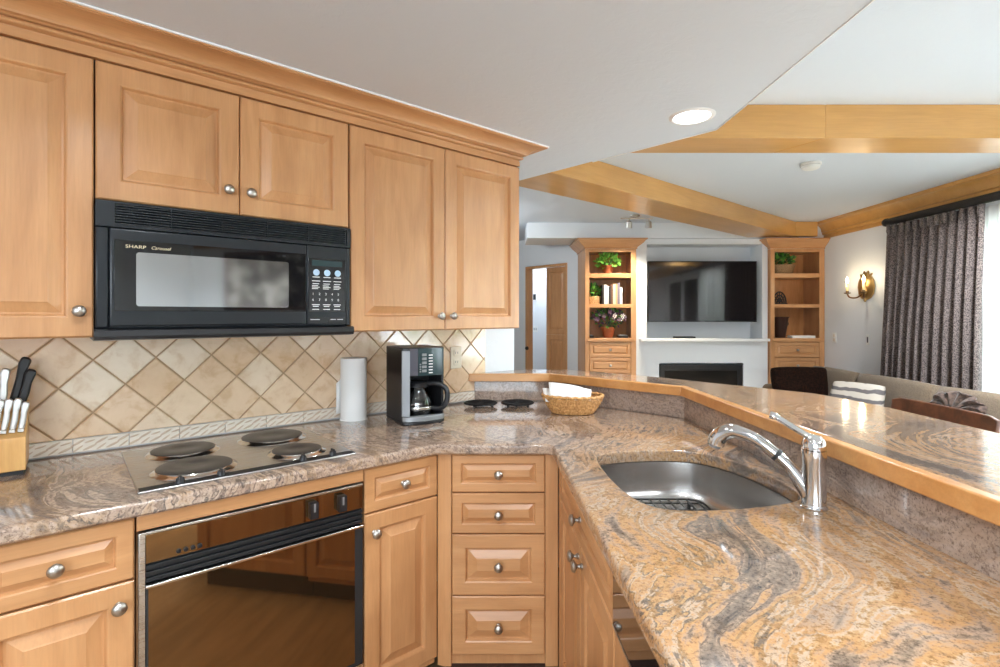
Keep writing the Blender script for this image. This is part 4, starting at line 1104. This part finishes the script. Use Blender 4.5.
# ------------------------------------------------------------------ right wall: sconce, plates, curtain
sc0 = thing('wall_sconce', 'brass wall sconce with two candle lights beside the curtain', 'sconce', (XR, 5.49, 1.545), -PI/2)   # local -y points into the room
def blob(mb, c, r, seg=12):
    bmesh.ops.create_uvsphere(mb.bm, u_segments=seg, v_segments=seg//2+2, radius=1, matrix=TR(*c) @ Matrix.Diagonal((*r, 1)))
b = B('brass'); prof = [(0, 0), (.045, .02), (.075, .07), (.085, .14), (.075, .21), (.05, .255), (.062, .285), (.03, .27), (.022, .315), (0, .29)]
prof = [(x*1.45, z) for x, z in prof]
ol = prof + [(-x, z) for x, z in prof[-2:0:-1]]
for y0, sc_ in ((-.001, 1), (-.012, .96), (-.022, .8)): pass
r1 = b.verts([(x, -.001, z) for x, z in ol]); r2 = b.verts([(x, -.014, z) for x, z in ol]); r3 = b.verts([(x*.72, -.026, .15+(z-.15)*.78) for x, z in ol])
for a, c in ((r1, r2), (r2, r3)):
    for i in range(len(ol)): b.face((a[i], a[(i+1) % len(ol)], c[(i+1) % len(ol)], c[i]))
b.face(r3); blob(b, (0, -.03, .09), (.035, .022, .05)); blob(b, (0, -.028, .20), (.028, .016, .045)); blob(b, (0, -.02, .005), (.014, .014, .025))
b.build('back_plate', sc0)
for sgn in (-1, 1):
    ap = spline([(sgn*.015, -.035, .07), (sgn*.06, -.07, .03), (sgn*.11, -.11, .035), (sgn*.128, -.125, .075)], 6)
    a = B('bronze').tube(ap, [.008]*len(ap), 8); X = sgn*.128; Y = -.125
    a.lathe([(.006, .07), (.030, .078), (.034, .086), (.016, .088), (.014, .104), (.001, .104)], 18, TR(X, Y, 0), cap=False)
    ao = a.build('arm', sc0)
    B('candle').lathe([(.012, .1045), (.0125, .185), (.009, .190), (.001, .190)], 14, TR(X, Y, 0), cap=False).build('candle', ao)
    B('flame_bulb').lathe([(.006, .1905), (.011, .203), (.0135, .220), (.009, .243), (.001, .262)], 12, TR(X, Y, 0), cap=False).build('bulb', ao)
    l = lamp('candle_lamp', 'POINT', (X, Y-.02, .225), 3.0, .02, (1, .80, .52)); l.parent = sc0
t = thing('light_switch', 'slim white switch below the brass sconce', 'switch', (XR, 5.47, 1.12), -PI/2)
B('plastic_white').box(-.022, .022, -.007, -.0005, -.055, .055).build('plate', t, bevel=.002); B('slate_plastic').box(-.006, .006, -.011, -.007, -.03, .03).build('toggle', t)
t = thing('wall_outlet', 'white outlet plate on the wall between bookcase and sconce', 'outlet', (XR, 6.02, 1.12), -PI/2)
B('plastic_white').box(-.036, .036, -.006, -.0005, -.058, .058).build('cover_plate', t, bevel=.002)
for z in (-.024, .024): B('ivory').box(-.016, .016, -.009, -.006, z-.016, z+.016).build('socket', t, bevel=.003)
# hall wall: thermostat and switch
def hallpt(u, v):
    a = (u-500)/510; Y = 6.4/(T.x*a+T.y); return Vector((a*Y, Y, CZ-(v-316)*Y/510))
t = thing('thermostat', 'small dark thermostat on the white hall wall seen through the door', 'thermostat', hallpt(535, 297), ANG-PI/2)
B('plastic_white').box(-.05, .05, -.012, -.0005, -.07, .07).build('case', t, bevel=.004); B('matte_black').box(-.034, .034, -.015, -.012, -.05, .05).build('screen', t)
t = thing('light_switch', 'white double switch plate on the hall wall below the thermostat', 'switch', hallpt(535.5, 329), ANG-PI/2)
B('plastic_white').box(-.058, .058, -.007, -.0005, -.058, .058).build('plate', t, bevel=.003)
for x in (-.025, .025): B('silver_plastic').box(x-.008, x+.008, -.012, -.007, -.02, .02).build('toggle', t)
# curtain rod and curtains
rod = thing('curtain_rod', 'thick dark wooden curtain rod under the cornice', 'curtain rod', (XR-.13, 5.03, 2.297))
B('dark_metal').tube([(0, 0, 0), (0, -3.6, 0)], .035, 18).build('pole', rod)
B('dark_metal').lathe([(.001, -.05), (.022, -.045), (.036, -.03), (.040, -.012), (.033, 0), (.040, .006), (.031, .01)], 18, RX(PI/2), cap=False).build('finial', rod)
for y in (-.08, -1.8, -3.5):
    B('dark_metal').box(.0, .128, y-.012, y+.012, -.012, .012).box(.105, .128, y-.025, y+.025, -.05, .05).build('bracket', rod, bevel=.002)
def drape(name, mat_, y0, y1, z0, z1, nf, amp, seed, top_amp=.5, xoff=0, lean=0):
    R = random.Random(seed); mb = B(mat_); nu = nf*10; nz = 14; G = []
    ph = [R.uniform(-.6, .6) for _ in range(nf+1)]; am = [R.uniform(.65, 1.25) for _ in range(nf+1)]
    for i in range(nu+1):
        u = i/nu; fi = u*nf; k = min(int(fi), nf-1); fr_ = fi-k
        a_ = am[k]*(1-fr_)+am[k+1]*fr_; p_ = ph[k]*(1-fr_)+ph[k+1]*fr_
        col = []
        for j in range(nz+1):
            v = j/nz; z = z1+(z0-z1)*v
            w = top_amp+(1-top_amp)*min(1, v*2.2)
            x = xoff+amp*w*a_*math.sin(2*PI*fi+p_*v*1.6)*(1.0) + .008*math.sin(5*u+3*v)
            spread = 1+.05*v
            y = y0+(y1-y0)*(.5+(u-.5)*spread) + lean*v + .010*math.cos(2*PI*fi*1.0+p_)*w
            col.append((x, y, z))
        G.append(mb.verts(col))
    for i in range(nu):
        for j in range(nz): mb.face((G[i][j], G[i][j+1], G[i+1][j+1], G[i+1][j]))
    return mb
cu_ = thing('curtain', 'heavy brown speckled curtain hanging left of the bright window', 'curtain', (XR-.13, 0, 0))
o = drape('panel', 'curtain_cloth', 5.03, 4.00, .03, 2.258, 11, .050, 4, lean=.09).build('panel', cu_, angle=180); o.modifiers.new('solid', 'SOLIDIFY').thickness = .004
hh_ = B('curtain_cloth')
for k in range(13):
    y = 5.03-1.03*(k+.5)/13
    hh_.lathe([(.012, 2.17), (.020, 2.20), (.016, 2.258)], 8, TR(-.018, y, 0))
hh_.build('pleat_heading', cu_)
sr_ = thing('sheer_curtain', 'white sheer curtain glowing in front of the window at right', 'curtain', (XR-.075, 0, 0))
drape('panel', 'sheer_cloth', 4.24, 2.75, .03, 2.25, 20, .016, 9, 1).build('panel', sr_, angle=180)
# ------------------------------------------------------------------ sofa corner
def cushion(mb, w, d, h, mx, n=8, puff=1.0, power=.32):
    """soft cushion: a box with rounded, puffed faces; w along x, d along y, h along z, centred"""
    G = {}
    def pt(u, v, s):
        ex_ = (1-abs(u)**4)**.5 if abs(u) < 1 else 0; ey_ = (1-abs(v)**4)**.5 if abs(v) < 1 else 0
        t_ = (max(ex_, 0)*max(ey_, 0))**power
        cr_ = 1-.04*(u*u*v*v)
        return mx @ Vector((u*w/2*cr_, v*d/2*cr_, s*h/2*t_*puff))
    for s in (1, -1):
        for i in range(n+1):
            for j in range(n+1):
                u = math.sin((2*i/n-1)*PI/2); v = math.sin((2*j/n-1)*PI/2)
                on = i in (0, n) or j in (0, n)
                key = (i, j, 0 if on else s)
                if key not in G: G[key] = mb.bm.verts.new(pt(u, v, 0 if on else s))
    for s in (1, -1):
        for i in range(n):
            for j in range(n):
                q = []
                for a, b in ((i, j), (i+1, j), (i+1, j+1), (i, j+1)):
                    on = a in (0, n) or b in (0, n); q.append(G[(a, b, 0 if on else s)])
                mb.face(q if s == 1 else q[::-1])
    return mb
sf = thing('sofa', 'long taupe upholstered sofa along the curtain wall', 'sofa', (3.03, 4.35, 0), -PI/2)   # local x = world -y, local y = world +x
Ls = 1.55
b = B('sofa_cloth'); b.box(-Ls, Ls, 0, .68, .08, .30); b.build('base', sf, bevel=.03, seg=3)
for x in (-Ls+.08, Ls-.08):
    for y in (.06, .6): B('walnut').lathe([(.022, 0), (.03, .08)], 12, TR(x, y, 0)).build('foot', sf)
b = B('sofa_cloth'); b.box(-Ls, Ls, .56, .72, .30, .72); b.build('back', sf, bevel=.05, seg=4)
for x in (-Ls, Ls-.20):
    b = B('sofa_cloth'); b.box(x, x+.20, -.02, .70, .14, .60); b.build('arm', sf, bevel=.06, seg=4)
wd = (2*Ls-.42)/3
for k in range(3):
    xc = -Ls+.21+wd*(k+.5)
    cushion(B('sofa_cloth'), wd-.01, .56, .20, TR(xc, .27, .385), 12, 1, .16).build('seat_cushion', sf)
for k, (a, e) in enumerate(((-1.34, -.62), (-.61, .28), (.29, 1.34))):
    cushion(B('sofa_cloth'), e-a, .44, .18, TR((a+e)/2, .455, .61) @ RX(math.radians(78)), 14, 1, .34).build('back_cushion', sf)
def pillow(name, label, mat_, loc, rz, w, h, th, tilt):
    o = cushion(B(mat_), w, h, th, RX(tilt), 14, 1, .6).build(name, None); o.location = loc; o.rotation_euler = (0, 0, rz)
    return tag(o, label, 'pillow')
pillow('fur_pillow', 'dark brown faux fur pillow at the far end of the sofa', 'fur_brown', (3.19, 5.40, .655), math.radians(-4), .58, .36, .20, math.radians(66))
pillow('striped_pillow', 'grey and cream striped pillow leaning on the taupe sofa', 'striped_cloth', (3.17, 4.55, .605), math.radians(-58), .42, .36, .14, math.radians(66))
th_ = B('throw_brown'); GR = []
for i in range(29):
    a = PI*i/28; row = []
    for k in range(9):
        f_ = k/8; rr_ = .03+.20*f_; w_ = 1+.05*math.sin(a*7+f_*2)
        row.append((-rr_*math.cos(a)*1.05, .02-.05*(1-f_)**2-.022*math.sin(a*11+f_)*f_, rr_*.62*math.sin(a)*w_+.03*math.sin(PI*f_)))
    GR.append(th_.verts(row))
for a, c in zip(GR, GR[1:]):
    for k in range(8): th_.face((a[k], a[k+1], c[k+1], c[k]))
th_ = th_.build('throw_blanket', None); th_.modifiers.new('solid', 'SOLIDIFY').thickness = .014; th_.location = (3.40, 3.80, .665); th_.rotation_euler = (0, 0, -PI/2)
tag(th_, 'rumpled dark brown throw lying on the sofa back behind the wooden stool', 'blanket')
# bar stool
bs_ = thing('bar_stool', 'wooden counter stool with curved walnut back behind the bar', 'stool', (1.80, 2.385, 0), 0)
cv = []
for i in range(13):
    a = (i/12-.5)*2; cv.append((.235-.022*a*a, a*.285))
b = B('walnut'); t0 = .018
def wall_strip(b, cv, z0, z1, th, tilt=.12):
    G = []
    for i, (x, y) in enumerate(cv):
        e = abs(i/(len(cv)-1)-.5)*2; zt = z1-.012*max(0, e-.85)/.15
        G.append(b.verts([(x+tilt*(z0-.65), y, z0), (x+tilt*(zt-.65), y, zt), (x+tilt*(zt-.65)+th, y, zt), (x+tilt*(z0-.65)+th, y, z0)]))
    for p, q in zip(G, G[1:]):
        for k in range(4): b.face((p[k], p[(k+1) % 4], q[(k+1) % 4], q[k]))
    b.face(G[0][::-1]); b.face(G[-1]); bmesh.ops.recalc_face_normals(b.bm, faces=b.bm.faces[:])
wall_strip(b, cv, .74, .955, t0); b.build('backrest', bs_, bevel=.005)
se = B('walnut').prism([(x, y) for x, y in rrect(-.20, .20, -.20, .20, .05, 4)], .635, .662); se.build('seat', bs_, bevel=.006)
for y in (-.15, .15):
    B('polished_steel').tube([(.17, y, .64), (.222, y*1.02, .74), (.2285, y*1.02, .80)], .009, 8).build('back_post', bs_)
    for x in (-.16, .16): B('dark_metal').tube([(x, y, .636), (x*1.25, y*1.25, .002)], .013, 10).build('leg', bs_)
for a, c in (((-.186, -.174), (-.186, .174)), ((.186, -.174), (.186, .174))): B('dark_metal').tube([(*a, .25), (*c, .25)], .008, 8).build('footrest', bs_)
# ------------------------------------------------------------------ picture opposite, trees outside
t = thing('framed_picture', 'large framed picture on the wall behind the camera', 'picture', (XR-.002, -1.45, 1.85), -PI/2)
f = B('walnut'); f.box(-.62, -.57, -.03, 0, -.40, .40).box(.57, .62, -.03, 0, -.40, .40).box(-.57, .57, -.03, 0, .35, .40).box(-.57, .57, -.03, 0, -.40, -.35); f.build('frame', t, bevel=.004)
B('painting').box(-.57, .57, -.012, -.001, -.35, .35).build('canvas', t)
for k, (x, y, s, lb) in enumerate(((9.0, .2, 1.25, 'leafy tree outside the window, nearest the picture wall'), (9.6, 3.6, 1.35, 'leafy tree outside the window, middle of three'), (9.0, 7.0, 1.25, 'leafy tree outside the window, beyond the sheer curtain'))):
    t = thing('tree', lb, 'tree', (x, y, -.5))
    B('bronze' if False else 'soil').tube([(0, 0, 0), (.1, .05, 1.2), (0, 0, 2.2*s)], [.14, .11, .05], 8).build('trunk', t)
    leaves(MB(), 900, (0, 0, 2.1*s), 1.2*s, 1.2*s, 1.1*s, .30, ['leaf_green', 'leaf_dark', 'leaf_bright'], seed=20+k).build('foliage', t, smooth=False)
plain('bounce_stone', s2l(206, 204, 200), .9)
struct(B('bounce_stone').box(4.2, 24, -14, 22, -.62, -.5), 'floor_outside')  # unseen ground, made pale to bounce daylight up indoors
